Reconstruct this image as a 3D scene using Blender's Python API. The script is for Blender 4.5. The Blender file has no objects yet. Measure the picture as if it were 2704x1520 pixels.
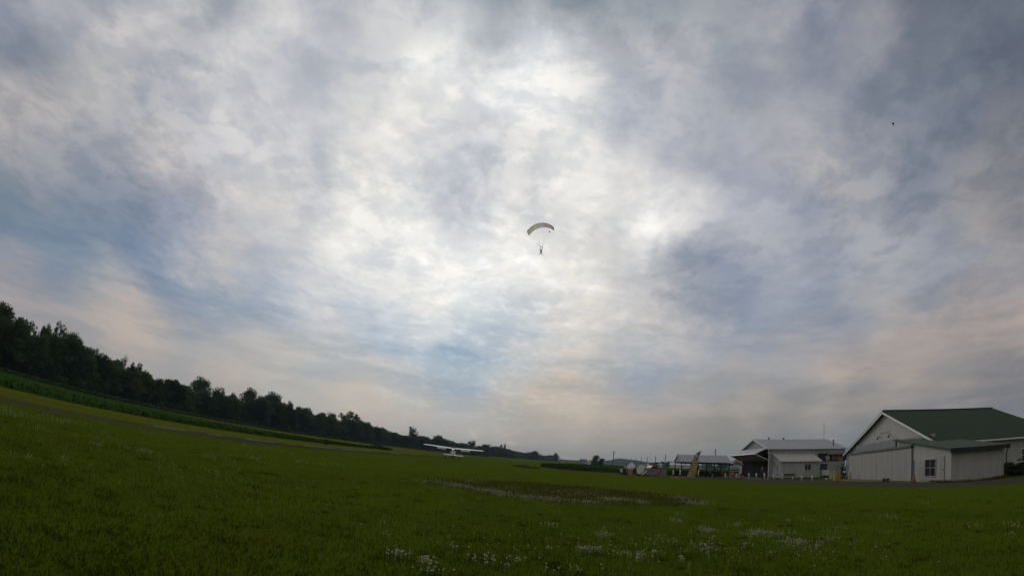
import bpy, bmesh, math, random
import numpy as np
from mathutils import Vector, Matrix, Euler
random.seed(7); RNG = np.random.default_rng(7)
S = bpy.context.scene; C = S.collection
rad = math.radians

# ------------------------------------------------------------------ camera
CF, PITCH, ROLL, EYE = 1500.0, rad(16.946), rad(5.378), 1.6      # fisheye: native pixels per radian (2704 wide)
cam = bpy.data.cameras.new('camera'); co = bpy.data.objects.new('camera', cam); C.objects.link(co)
co.matrix_world = Matrix.Translation((0, 0, EYE)) @ Matrix.Rotation(math.pi/2 + PITCH, 4, 'X') @ Matrix.Rotation(ROLL, 4, 'Z')
cam.type = 'PANO'; cam.panorama_type = 'FISHEYE_LENS_POLYNOMIAL'
cam.sensor_fit = 'HORIZONTAL'; cam.sensor_width = 36.0
cam.fisheye_fov = rad(200)
cam.fisheye_polynomial_k0 = 0; cam.fisheye_polynomial_k1 = -(2704/36.0)/CF
cam.fisheye_polynomial_k2 = 0; cam.fisheye_polynomial_k3 = 0; cam.fisheye_polynomial_k4 = 0
cam.clip_start = 0.05; cam.clip_end = 20000
S.camera = co
S.render.engine = 'CYCLES'
S.view_settings.view_transform = 'Standard'; S.view_settings.look = 'None'
S.view_settings.exposure = 0.0; S.view_settings.gamma = 1.0
S.cycles.volume_bounces = 0; S.cycles.max_bounces = 6; S.cycles.volume_max_steps = 64

# survey helpers: where a sight line of the photograph meets the ground or a given distance
def ray(px, py):
    x = px-1352.; y = -(py-760.); r = max(math.hypot(x, y), 1e-9); t = r/CF
    v = Vector((x/r*math.sin(t), y/r*math.sin(t), -math.cos(t)))
    return (Matrix.Rotation(math.pi/2+PITCH, 3, 'X') @ Matrix.Rotation(ROLL, 3, 'Z')) @ v
def G(px, py, z=0.0):
    v = ray(px, py); t = (z-EYE)/v.z
    return Vector((v.x*t, v.y*t, z))
def AT(px, py, D):
    v = ray(px, py); t = D/math.hypot(v.x, v.y)
    return Vector((v.x*t, v.y*t, EYE+v.z*t))
def toward(px, D):      # ground point under column px at distance D
    v = ray(px, 1225); t = D/math.hypot(v.x, v.y)
    return Vector((v.x*t, v.y*t, 0))
_MI = (Matrix.Rotation(math.pi/2+PITCH, 3, 'X') @ Matrix.Rotation(ROLL, 3, 'Z')).transposed()
def pixel(p):
    v = _MI @ (Vector(p)-Vector((0, 0, EYE))); n = v.length; t = math.acos(-v.z/n); q = math.hypot(v.x, v.y)
    return 1352+v.x/q*t*CF, 760-v.y/q*t*CF

def lin(r, g, b):
    f = lambda c: (c/255/12.92) if c/255 <= 0.04045 else ((c/255+0.055)/1.055)**2.4
    return (f(r), f(g), f(b))

# ------------------------------------------------------------------ sky
SUN_EL, SUN_AZ = rad(18.3), rad(-2.2)          # behind the clouds, straight ahead
W = bpy.data.worlds.new('World'); S.world = W; W.use_nodes = True
nt = W.node_tree; N = nt.nodes; Lk = nt.links
for n in list(N): N.remove(n)
def nd(t, **k):
    n = N.new(t)
    for a, b in k.items(): setattr(n, a, b)
    return n
def setin(n, i, v):
    if isinstance(v, bpy.types.NodeSocket): Lk.new(v, n.inputs[i])
    elif v is not None: n.inputs[i].default_value = v
def M(op, a, b=None, c=None, clamp=False):
    n = nd('ShaderNodeMath', operation=op); n.use_clamp = clamp
    setin(n, 0, a); setin(n, 1, b); setin(n, 2, c); return n.outputs[0]
def V(op, a, b=None, s=None):
    n = nd('ShaderNodeVectorMath', operation=op); setin(n, 0, a); setin(n, 1, b)
    if s is not None: setin(n, 'Scale', s)
    return n.outputs['Value'] if op in ('DOT_PRODUCT', 'LENGTH') else n.outputs[0]
def MR(v, a, b, c=0., d=1.):
    n = nd('ShaderNodeMapRange', interpolation_type='SMOOTHSTEP')
    for i, x in enumerate((v, a, b, c, d)): setin(n, i, x)
    return n.outputs[0]
def NZ(v, scale, detail=6., rough=.55, dist=0.):
    n = nd('ShaderNodeTexNoise'); setin(n, 'Vector', v); n.inputs['Scale'].default_value = scale
    n.inputs['Detail'].default_value = detail; n.inputs['Roughness'].default_value = rough; n.inputs['Distortion'].default_value = dist
    return n.outputs['Fac'], n.outputs['Color']
def MIX(f, a, b, mode='MIX'):
    n = nd('ShaderNodeMix', data_type='RGBA', blend_type=mode, clamp_result=False)
    setin(n, 0, f); setin(n, 6, a); setin(n, 7, b); return n.outputs[2]
dirn = V('NORMALIZE', nd('ShaderNodeTexCoord').outputs['Generated'])
sep = nd('ShaderNodeSeparateXYZ'); Lk.new(dirn, sep.inputs[0])
dz = M('MAXIMUM', sep.outputs[2], 0.0)
den = M('ADD', dz, 0.24)
cmb = nd('ShaderNodeCombineXYZ'); setin(cmb, 0, M('DIVIDE', sep.outputs[0], den)); setin(cmb, 1, M('DIVIDE', sep.outputs[1], den))
plane = cmb.outputs[0]                       # cloud deck coordinates
wf, wc = NZ(plane, 1.3, 3.)
warped = V('ADD', plane, V('SCALE', V('SUBTRACT', wc, (.5, .5, .5)), s=.16))
streak = V('MULTIPLY', warped, (1.0, .62, 1.0))
# broad weather: overcast tones by elevation row over 64 bearings from -78 to 78 degrees; the nodes blend them smoothly
# sightings: origin of each quarter of the picture, then (x, y, red, green, blue) at 1.9053 times native scale
SIGHT = [
(0, 0, [
 (60,60,148,152,165), (300,60,175,176,182), (560,60,170,172,180), (850,60,190,190,195), (1100,60,165,170,178), (1350,60,200,199,200), (1650,60,190,191,196), (1950,60,205,206,208), (2250,60,180,186,192), (2500,60,162,170,178),
 (100,200,132,140,152), (330,180,150,155,165), (700,220,200,197,196), (900,150,196,194,195), (1080,130,172,177,184), (1400,130,222,220,219), (1580,200,184,187,195), (1850,230,196,198,203), (2200,270,248,247,244), (2500,260,195,198,202),
 (150,340,130,140,155), (500,340,190,188,186), (700,450,160,166,176), (900,400,180,181,188), (1180,400,205,204,204), (1380,400,190,192,200), (1600,350,190,193,200), (1900,400,214,214,214), (2150,420,232,231,228), (2480,520,250,249,246),
 (60,500,178,174,172), (250,470,190,186,183), (500,520,176,176,180), (750,620,195,192,190), (1000,560,182,184,192), (1160,620,214,212,211), (1500,560,206,206,210), (1740,600,228,226,222), (2060,650,236,233,228), (2350,640,214,215,217),
 (100,640,175,170,170), (380,680,155,158,166), (300,800,165,164,168), (600,720,160,163,172), (850,730,202,197,193), (1100,720,190,192,200), (1400,760,203,204,208), (1650,740,194,197,205), (1850,740,224,222,219), (2100,800,205,207,212), (2300,850,196,200,208),
 (80,780,128,140,154), (330,900,140,149,162), (620,920,146,152,165), (900,900,168,169,180), (1130,970,205,202,200), (1380,900,216,213,210), (1600,950,200,202,207), (1850,950,228,227,224), (2050,1000,222,222,221), (2400,950,198,202,210), (2520,800,208,209,211),
 (100,1000,118,134,150), (350,1050,115,133,152), (650,1080,120,136,156), (950,1050,160,163,176), (1200,1060,205,203,202), (1500,1080,212,211,209), (1750,1080,236,234,229), (2000,1090,243,241,236), (2300,1060,205,208,213), (2500,1080,238,236,231),
 ]),
(1352, 0, [
 (60,60,180,184,190), (350,60,148,158,168), (700,60,150,158,168), (1000,60,155,160,168), (1300,80,158,160,168), (1550,120,135,141,155), (1780,100,148,149,156), (2100,100,115,121,133), (2450,120,106,113,126),
 (120,270,238,238,238), (300,330,222,221,220), (540,240,190,190,193), (800,320,185,184,186), (1050,320,155,161,170), (1350,280,160,162,170), (1600,230,140,146,158), (1850,260,145,148,156), (2150,280,118,125,137), (2480,360,104,112,126),
 (60,420,240,240,240), (190,480,244,244,242), (400,500,205,207,210), (580,520,180,186,196), (800,480,178,181,189), (1050,480,162,167,176), (1350,500,156,160,170), (1650,480,138,144,156), (1950,480,122,130,143), (2250,540,112,121,135), (2500,560,115,119,128),
 (60,650,228,227,226), (250,700,230,228,224), (560,640,176,183,195), (800,660,182,184,192), (1050,620,168,172,182), (1350,660,182,181,184), (1600,640,170,171,176), (1900,640,134,139,150), (2200,660,120,127,140), (2500,720,125,128,136),
 (60,830,222,221,220), (280,860,248,246,242), (520,890,232,229,225), (640,850,220,218,216), (850,820,188,189,196), (1150,850,175,177,187), (1500,800,178,176,178), (1750,820,150,153,163), (2050,820,130,136,148), (2450,860,132,134,141),
 (60,1050,232,230,226), (150,1010,200,203,208), (310,1010,240,237,232), (480,1000,210,211,213), (720,1080,250,249,246), (880,1010,236,232,227), (1050,1050,188,190,198), (1250,1000,172,175,186), (1450,1040,135,144,160), (1700,980,168,166,167), (1800,1090,150,153,163), (2080,1050,125,132,147), (2350,1090,160,156,155), (2500,1000,138,138,142),
 ]),
(0, 600, [
 (60,80,125,141,160), (350,60,132,146,166), (650,60,126,143,168), (950,60,150,160,178), (1200,60,180,183,192), (1500,60,205,205,208), (1800,60,238,237,234), (2100,60,246,245,242), (2450,60,248,247,245),
 (60,250,140,147,158), (300,200,130,146,165), (550,220,160,163,168), (780,200,122,142,168), (1080,110,195,190,188), (1120,250,198,196,192), (1350,220,180,186,196), (1500,180,205,207,210), (1650,250,224,223,221), (1950,190,215,217,219), (2250,200,244,243,240), (2500,250,238,238,236),
 (20,300,175,163,157), (150,330,145,148,157), (400,330,150,155,162), (620,290,188,178,170), (720,420,184,174,166), (850,300,125,145,170), (1050,350,120,143,171), (1300,330,160,172,190), (1550,350,205,208,213), (1700,400,190,199,210), (1950,380,224,225,225), (2150,420,238,236,230), (2400,400,234,234,231),
 (200,430,168,160,155), (450,470,165,162,161), (640,480,182,171,163), (820,540,188,178,170), (900,480,150,158,170), (1150,450,125,148,174), (1400,480,150,168,188), (1550,500,192,196,200), (1700,500,196,198,202), (1900,500,165,185,205), (2100,520,195,203,211), (2350,500,190,201,211), (2550,480,185,198,211),
 (450,560,160,159,160), (700,600,176,168,162), (900,600,150,160,172), (1100,570,178,176,174), (1300,560,182,183,184), (1450,620,190,186,180), (1650,580,192,192,191), (1850,620,160,180,199), (2100,640,155,179,201), (2350,650,150,176,199), (2550,620,172,190,205),
 (850,680,168,164,160), (1050,700,176,170,163), (1300,700,178,177,174), (1550,720,172,180,186), (1850,720,204,197,188), (2050,750,190,192,192), (2300,740,158,178,195), (2500,760,190,189,187),
 (1150,770,182,173,165), (1500,800,190,183,173), (1750,820,196,187,176), (2000,850,192,188,181), (2250,830,180,186,190), (2500,860,190,188,183),
 (1900,960,192,183,172), (2200,980,188,182,174), (2500,1020,182,178,171),
 ]),
(1352, 600, [
 (60,130,246,244,240), (280,80,228,226,221), (450,100,205,205,206), (650,30,238,235,230), (650,150,180,186,196), (900,60,155,162,175), (1200,60,172,174,182), (1500,60,160,164,174), (1800,60,168,170,176), (2150,80,158,161,169), (2480,80,150,150,155),
 (60,280,245,243,238), (300,280,240,236,229), (550,270,215,212,208), (700,200,200,198,196), (850,300,145,154,170), (1100,320,140,151,170), (1350,200,165,169,179), (1650,250,150,157,169), (1950,220,160,162,170), (2250,250,142,147,158), (2500,250,148,148,154),
 (60,420,215,217,219), (250,400,205,207,209), (400,370,240,235,226), (600,430,190,193,198), (740,460,222,212,200), (900,440,148,158,175), (1200,450,150,158,172), (1450,420,146,155,170), (1620,480,132,144,164), (1850,420,165,165,167), (2100,400,138,145,157), (2350,450,150,147,150), (2520,420,172,160,154),
 (60,540,195,200,205), (200,560,212,206,198), (380,570,206,199,190), (550,560,190,190,190), (750,560,172,177,184), (900,560,190,184,178), (1150,550,152,160,172), (1450,560,150,158,170), (1750,560,155,157,163), (2050,560,162,156,153), (2300,540,165,155,149), (2500,560,168,157,151),
 (60,680,188,194,198), (300,650,180,187,193), (550,680,155,170,186), (800,690,148,164,182), (1050,680,148,158,172), (1350,650,150,155,164), (1550,680,168,160,155), (1800,660,165,157,152), (2000,620,176,164,155), (2250,650,152,147,146), (2500,680,138,135,137),
 (150,790,200,190,178), (400,770,180,180,178), (650,780,160,168,176), (900,790,165,165,166), (1200,760,172,165,158), (1600,750,178,166,156), (1850,770,165,156,149), (2100,760,150,145,143), (2450,790,128,128,132),
 (100,880,180,176,170), (350,860,196,184,172), (600,890,190,178,167), (850,910,182,171,161), (1150,880,158,153,149), (1500,860,150,148,147), (1800,850,140,140,140), (2100,880,133,134,137), (2480,860,124,126,130),
 (100,980,182,174,164), (400,970,178,170,161), (700,980,168,160,152), (1000,980,150,147,142), (1400,980,132,133,134), (1750,960,128,130,133),
 (150,1090,170,165,157), (500,1080,158,154,147), (800,1070,145,143,138), (1050,1080,136,135,132),
 ]),
]
SD, SC = [], []
for ox, oy, pts_ in SIGHT:
    for x, y, r, g, b in pts_: SD.append(tuple(ray(ox+x/1.9053, oy+y/1.9053))); SC.append(lin(r, g, b))
SD, SC = np.array(SD), np.array(SC)
def dvec(a, e): return np.array([math.sin(rad(a))*math.cos(rad(e)), math.cos(rad(a))*math.cos(rad(e)), math.sin(rad(e))])
OUT_ = [(a, e) for a in (85, -85) for e in (0, 15, 30, 45)]+[(a, 60) for a in range(-90, 91, 30)]+[(0, 80)]
FD = np.array([dvec(*o) for o in OUT_]); FC = np.array([lin(132, 134, 140) if a > 0 or e > 55 else lin(145, 148, 156) for a, e in OUT_])
def blend(v, k):
    w = np.exp(k*(SD@v-1))+1e-9*np.exp(20.*(SD@v-1)); wf = .02*np.exp(40.*(FD@v-1))
    return (w@SC+wf@FC)/(w.sum()+wf.sum())
LUM = np.array([.25, .6, .15])
def weather(v):
    a, b = blend(v, 900.), blend(v, 170.); k = 1+.30*float((a-b)@LUM)/float(a@LUM)
    a = a*1.08-float(a@LUM)*.08
    return np.clip(a*k, .1, 1.)
ELS = [-1, 2, 4.5, 7, 9.5, 12, 14.5, 17, 19.5, 22, 25, 28, 31, 34.5, 38, 42, 46, 51, 58, 68]
# ragged cloud edges: the lookup bearing and height are pushed about by turbulence on the deck
rg1, rgc = NZ(streak, 3.4, 9., .62, 0.)
rsep = nd('ShaderNodeSeparateXYZ'); Lk.new(rgc, rsep.inputs[0])
calm = MR(sep.outputs[2], -.01, .22, .30, 1.)
az_ = M('ADD', M('ARCTAN2', sep.outputs[0], sep.outputs[1]), M('MULTIPLY', M('SUBTRACT', rsep.outputs[0], .5), M('MULTIPLY', calm, .24)))
el_ = M('ADD', M('ARCSINE', sep.outputs[2]), M('MULTIPLY', M('SUBTRACT', rsep.outputs[1], .5), M('MULTIPLY', calm, .17)))
right = M('GREATER_THAN', az_, 0.0)
def half_row(el_row, a0, a1):
    r = nd('ShaderNodeValToRGB'); cr = r.color_ramp; cr.interpolation = 'CARDINAL'
    Lk.new(M('MULTIPLY_ADD', az_, 1/rad(a1-a0), -a0/(a1-a0)), r.inputs[0])
    cols = [weather(dvec(a, el_row)) for a in np.linspace(a0, a1, 32)]
    for k in range(32):
        e = cr.elements[k] if k < 2 else cr.elements.new(k/31)
        e.position = k/31
    for k, h in enumerate(cols): cr.elements[k].color = (float(h[0]), float(h[1]), float(h[2]), 1)
    return r.outputs[0]
tone = None
for i, el_row in enumerate(ELS):
    row = MIX(right, half_row(el_row, -78, 0), half_row(el_row, 0, 78))
    n_ = nd('ShaderNodeMapRange', interpolation_type='LINEAR')
    if i:
        for q, x in enumerate((el_, rad(ELS[i-1]), rad(ELS[i]), 0., 1.)): setin(n_, q, x)
    tone = row if tone is None else MIX(n_.outputs[0], tone, row)
back = MR(sep.outputs[1], .28, -.25)
tone = MIX(back, tone, (*lin(152, 150, 148), 1))
# cloud texture on the deck
n1, _ = NZ(streak, 2.4, 8., .52, 0.)
n2, _ = NZ(streak, 5.2, 7., .52, 0.)
n3, _ = NZ(V('ADD', warped, (7., 3., 0.)), 14., 5., .52, 0.)
mixn = M('ADD', M('ADD', M('MULTIPLY', n1, .34), M('MULTIPLY', n2, .44)), M('MULTIPLY', n3, .22))
fade = MR(sep.outputs[2], .03, .5)         # far clouds blur into the haze
curd = V('MULTIPLY', warped, (.98, .86, 1.0))
n4, _ = NZ(V('ADD', curd, (3., 9., 0.)), 8., 7., .58, .25)
n5, _ = NZ(V('ADD', curd, (1., 4., 2.)), 22., 4., .5, .1)
puff = M('ADD', M('MULTIPLY', MR(n4, .40, .60), .66), M('MULTIPLY', MR(n5, .38, .62), .34))
patch = MR(n1, .34, .60, .4, 1.)                     # broken mottled cloud in some places, smooth sheet in others
bright = M('ADD', M('MULTIPLY', MR(mixn, .36, .64), .45), M('ADD', .275, M('MULTIPLY', M('MULTIPLY', M('SUBTRACT', puff, .5), 1.5), patch)))
cl = MIX(bright, (.835, .855, .885, 1), (1.09, 1.078, 1.06, 1))
cl = MIX(fade, (1, 1, 1, 1), cl)
cloud = MIX(1.0, tone, cl, 'MULTIPLY')
# flat far cloud seen edge-on: thin level bands low in the sky
bc = nd('ShaderNodeCombineXYZ'); setin(bc, 0, M('MULTIPLY', M('ARCTAN2', sep.outputs[0], sep.outputs[1]), 2.6)); setin(bc, 1, M('MULTIPLY', M('ARCSINE', sep.outputs[2]), 17.))
bn, _ = NZ(V('ADD', bc.outputs[0], (5., 2., 0.)), 1.5, 7., .58, .5)
low = M('MULTIPLY', MR(sep.outputs[2], .03, .10), MR(sep.outputs[2], .36, .16))
band = MIX(MR(bn, .36, .62), (.90, .925, .95, 1), (1.13, 1.085, 1.04, 1))
cloud = MIX(1.0, cloud, MIX(low, (1, 1, 1, 1), band), 'MULTIPLY')
# thin rim light of broken cloud close to the sun
sund = (math.sin(SUN_AZ)*math.cos(SUN_EL), math.cos(SUN_AZ)*math.cos(SUN_EL), math.sin(SUN_EL))
near = M('EXPONENT', M('MULTIPLY_ADD', V('DOT_PRODUCT', dirn, sund), 28., -28.))
rim = M('MULTIPLY', MR(n3, .5, .66), M('MULTIPLY', near, .10))
cloud = V('ADD', cloud, V('SCALE', (1., .97, .9), s=rim))
# clear-sky light between the clouds
sky = nd('ShaderNodeTexSky'); sky.sky_type = 'NISHITA'; sky.sun_disc = False
sky.sun_elevation = SUN_EL; sky.sun_rotation = SUN_AZ
gap = M('MULTIPLY', MR(mixn, .47, .33), .06)
final = MIX(gap, cloud, V('SCALE', sky.outputs[0], s=.08))
bg = nd('ShaderNodeBackground'); Lk.new(final, bg.inputs[0]); bg.inputs[1].default_value = 1.0
out = nd('ShaderNodeOutputWorld'); Lk.new(bg.outputs[0], out.inputs[0])

sl = bpy.data.lights.new('sun', 'SUN'); sl.energy = .6; sl.angle = rad(14); sl.color = (1, .93, .82)
so = bpy.data.objects.new('sun', sl); C.objects.link(so)
so.rotation_euler = Vector(sund).to_track_quat('Z', 'Y').to_euler(); so.location = (0, 0, 80)

# ------------------------------------------------------------------ materials
MATS = {}
def mat(name, col, rough=.8, var=.15, scale=3., bump=0., bscale=20., metal=0., spec=.3, stretch=None, trans=0., objvar=0.):
    if name in MATS: return MATS[name]
    m = bpy.data.materials.new(name); m.use_nodes = True; t = m.node_tree; b = t.nodes['Principled BSDF']
    b.inputs['Roughness'].default_value = rough; b.inputs['Metallic'].default_value = metal; b.inputs['Specular IOR Level'].default_value = spec
    tc = t.nodes.new('ShaderNodeTexCoord'); src = tc.outputs['Object']
    if stretch:
        mp = t.nodes.new('ShaderNodeMapping'); mp.inputs['Scale'].default_value = stretch; t.links.new(src, mp.inputs[0]); src = mp.outputs[0]
    nz = t.nodes.new('ShaderNodeTexNoise'); nz.inputs['Scale'].default_value = scale; nz.inputs['Detail'].default_value = 6; nz.inputs['Roughness'].default_value = .62
    t.links.new(src, nz.inputs['Vector'])
    mr = t.nodes.new('ShaderNodeMapRange'); mr.inputs[1].default_value = .3; mr.inputs[2].default_value = .7
    mr.inputs[3].default_value = 1-var; mr.inputs[4].default_value = 1+var; t.links.new(nz.outputs['Fac'], mr.inputs[0])
    mul = t.nodes.new('ShaderNodeVectorMath'); mul.operation = 'SCALE'; mul.inputs[0].default_value = col
    fac = mr.outputs[0]
    if objvar:
        oi = t.nodes.new('ShaderNodeObjectInfo'); r2 = t.nodes.new('ShaderNodeMapRange'); r2.inputs[3].default_value = 1-objvar; r2.inputs[4].default_value = 1+objvar
        t.links.new(oi.outputs['Random'], r2.inputs[0]); mm = t.nodes.new('ShaderNodeMath'); mm.operation = 'MULTIPLY'
        t.links.new(fac, mm.inputs[0]); t.links.new(r2.outputs[0], mm.inputs[1]); fac = mm.outputs[0]
    t.links.new(fac, mul.inputs['Scale']); t.links.new(mul.outputs[0], b.inputs['Base Color'])
    if bump:
        n2_ = t.nodes.new('ShaderNodeTexNoise'); n2_.inputs['Scale'].default_value = bscale; n2_.inputs['Detail'].default_value = 4; t.links.new(src, n2_.inputs['Vector'])
        bp = t.nodes.new('ShaderNodeBump'); bp.inputs['Strength'].default_value = bump; bp.inputs['Distance'].default_value = .05
        t.links.new(n2_.outputs['Fac'], bp.inputs['Height']); t.links.new(bp.outputs[0], b.inputs['Normal'])
    if trans:
        tr = t.nodes.new('ShaderNodeBsdfTranslucent'); t.links.new(mul.outputs[0], tr.inputs[0]); mx = t.nodes.new('ShaderNodeMixShader'); mx.inputs[0].default_value = trans
        t.links.new(b.outputs[0], mx.inputs[1]); t.links.new(tr.outputs[0], mx.inputs[2]); t.links.new(mx.outputs[0], t.nodes['Material Output'].inputs[0])
    MATS[name] = m; return m

def siding(name, col, pitch, depth=.25, rough=.55, metal=0., var=.1, axis=0):
    rough = max(rough, .55)
    """painted ribbed metal sheet: ribs every `pitch` metres along local axis, streaky dirt"""
    m = mat(name, col, rough, var*1.5, .8, metal=metal, spec=.12, stretch=(3., 3., .35)); t = m.node_tree; b = t.nodes['Principled BSDF']
    tc = t.nodes.new('ShaderNodeTexCoord'); w = t.nodes.new('ShaderNodeTexWave'); w.wave_type = 'BANDS'; w.bands_direction = 'XYZ'[axis]; w.wave_profile = 'SIN'
    w.inputs['Scale'].default_value = .314/pitch; t.links.new(tc.outputs['Object'], w.inputs[0])
    bp = t.nodes.new('ShaderNodeBump'); bp.inputs['Strength'].default_value = depth; bp.inputs['Distance'].default_value = .03
    t.links.new(w.outputs['Fac'], bp.inputs['Height']); t.links.new(bp.outputs[0], b.inputs['Normal'])
    return m

# ------------------------------------------------------------------ object helpers
def tag(o, label=None, cat=None, group=None, kind=None):
    for k, v in (('label', label), ('category', cat), ('group', group), ('kind', kind)):
        if v: o[k] = v
    return o
def thing(name, label, cat, loc=(0, 0, 0), rz=0., group=None):
    o = bpy.data.objects.new(name, None); C.objects.link(o); o.empty_display_size = .3
    o.location = loc; o.rotation_euler = (0, 0, rz); return tag(o, label, cat, group)
class MB:
    def __init__(s): s.v = []; s.f = []; s.mi = []; s.cur = 0
    def add(s, vs, fs):
        k = len(s.v); s.v += [tuple(p) for p in vs]; s.f += [tuple(i+k for i in f) for f in fs]; s.mi += [s.cur]*len(fs); return s
    def box(s, a, b):
        (x0, y0, z0), (x1, y1, z1) = a, b
        return s.add([(x0,y0,z0),(x1,y0,z0),(x1,y1,z0),(x0,y1,z0),(x0,y0,z1),(x1,y0,z1),(x1,y1,z1),(x0,y1,z1)],
                     [(3,2,1,0),(4,5,6,7),(0,1,5,4),(1,2,6,5),(2,3,7,6),(3,0,4,7)])
    def prism(s, poly, d):          # polygon of 3-D points swept along vector d
        n = len(poly); d = Vector(d); p = [Vector(q) for q in poly]
        return s.add([tuple(q) for q in p]+[tuple(q+d) for q in p], [tuple(range(n))[::-1], tuple(range(n, 2*n))]+[(i, (i+1) % n, (i+1) % n+n, i+n) for i in range(n)])
    def tube(s, pts, r, n=8, cap=True):
        pts = [Vector(p) for p in pts]; rs = r if isinstance(r, (list, tuple)) else [r]*len(pts); rings = []
        for i, p in enumerate(pts):
            t = (pts[min(i+1, len(pts)-1)]-pts[max(i-1, 0)]).normalized()
            a = t.orthogonal().normalized() if abs(t.z) > .9 else Vector((-t.y, t.x, 0)).normalized(); b = t.cross(a)
            rings.append([tuple(p+(a*math.cos(2*math.pi*k/n)+b*math.sin(2*math.pi*k/n))*rs[i]) for k in range(n)])
        vs = [v for R_ in rings for v in R_]; fs = []
        for i in range(len(pts)-1):
            for k in range(n): fs.append((i*n+k, i*n+(k+1) % n, (i+1)*n+(k+1) % n, (i+1)*n+k))
        if cap: fs += [tuple(range(n))[::-1], tuple(range((len(pts)-1)*n, len(pts)*n))]
        return s.add(vs, fs)
    def loft(s, rings, cap=True):
        n = len(rings[0]); vs = [tuple(v) for R_ in rings for v in R_]; fs = []
        for i in range(len(rings)-1):
            for k in range(n): fs.append((i*n+k, i*n+(k+1) % n, (i+1)*n+(k+1) % n, (i+1)*n+k))
        if cap: fs += [tuple(range(n))[::-1], tuple(range((len(rings)-1)*n, len(rings)*n))]
        return s.add(vs, fs)
    def ball(s, c, r, n=10, m=6, sc=(1, 1, 1)):
        c = Vector(c); rings = []
        for j in range(m+1):
            a = math.pi*j/m; rr = max(math.sin(a), .02)
            rings.append([(c.x+r*sc[0]*rr*math.cos(2*math.pi*k/n), c.y+r*sc[1]*rr*math.sin(2*math.pi*k/n), c.z-r*sc[2]*math.cos(a)) for k in range(n)])
        return s.loft(rings)
    def build(s, name, m, parent=None, smooth=False, bevel=0.):
        me = bpy.data.meshes.new(name); me.from_pydata(s.v, [], s.f); me.update()
        for mm in (m if isinstance(m, (list, tuple)) else [m]): me.materials.append(mm)
        if len(set(s.mi)) > 1: me.polygons.foreach_set('material_index', s.mi)
        if smooth: me.polygons.foreach_set('use_smooth', [True]*len(me.polygons))
        bm = bmesh.new(); bm.from_mesh(me); bmesh.ops.recalc_face_normals(bm, faces=bm.faces)
        if bevel: bmesh.ops.bevel(bm, geom=bm.edges[:], offset=bevel, segments=1, affect='EDGES')
        bm.to_mesh(me); bm.free()
        o = bpy.data.objects.new(name, me); C.objects.link(o)
        if parent: o.parent = parent
        return o
def copy_tree(o, parent=None):
    c = o.copy(); C.objects.link(c)
    if parent: c.parent = parent
    for ch in list(o.children): copy_tree(ch, c)
    return c
def quads(name, P, m, parent=None, k=4):
    """P: (n,k,3) array of separate polygons"""
    P = np.asarray(P, dtype=np.float32); n = len(P); me = bpy.data.meshes.new(name)
    me.vertices.add(n*k); me.vertices.foreach_set('co', P.reshape(-1)); me.loops.add(n*k); me.loops.foreach_set('vertex_index', np.arange(n*k, dtype=np.int32))
    me.polygons.add(n); me.polygons.foreach_set('loop_start', np.arange(0, n*k, k, dtype=np.int32))
    me.update(calc_edges=True); me.validate()
    for mm in (m if isinstance(m, (list, tuple)) else [m]): me.materials.append(mm)
    o = bpy.data.objects.new(name, me); C.objects.link(o)
    if parent: o.parent = parent
    return o
def sheet(name, pts, z, m, kind='structure', parent=None):
    me = bpy.data.meshes.new(name); me.from_pydata([(p[0], p[1], z) for p in pts], [], [tuple(range(len(pts)))]); me.update()
    bm = bmesh.new(); bm.from_mesh(me); bmesh.ops.triangulate(bm, faces=bm.faces)
    for f in bm.faces:
        if f.normal.z < 0: f.normal_flip()
    bm.to_mesh(me); bm.free(); me.materials.append(m)
    o = bpy.data.objects.new(name, me); C.objects.link(o); o['kind'] = kind; return o
def wobble(pts, step=1.5, amp=.25, seed=3):
    """resample a closed outline with an uneven edge"""
    r = random.Random(seed); outp = []
    for i in range(len(pts)):
        a, b = Vector(pts[i][:2]), Vector(pts[(i+1) % len(pts)][:2]); n = max(1, min(400, int((b-a).length/step)))
        for k in range(n):
            p = a.lerp(b, k/n); outp.append((p.x+r.gauss(0, amp), p.y+r.gauss(0, amp)))
    return outp

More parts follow.
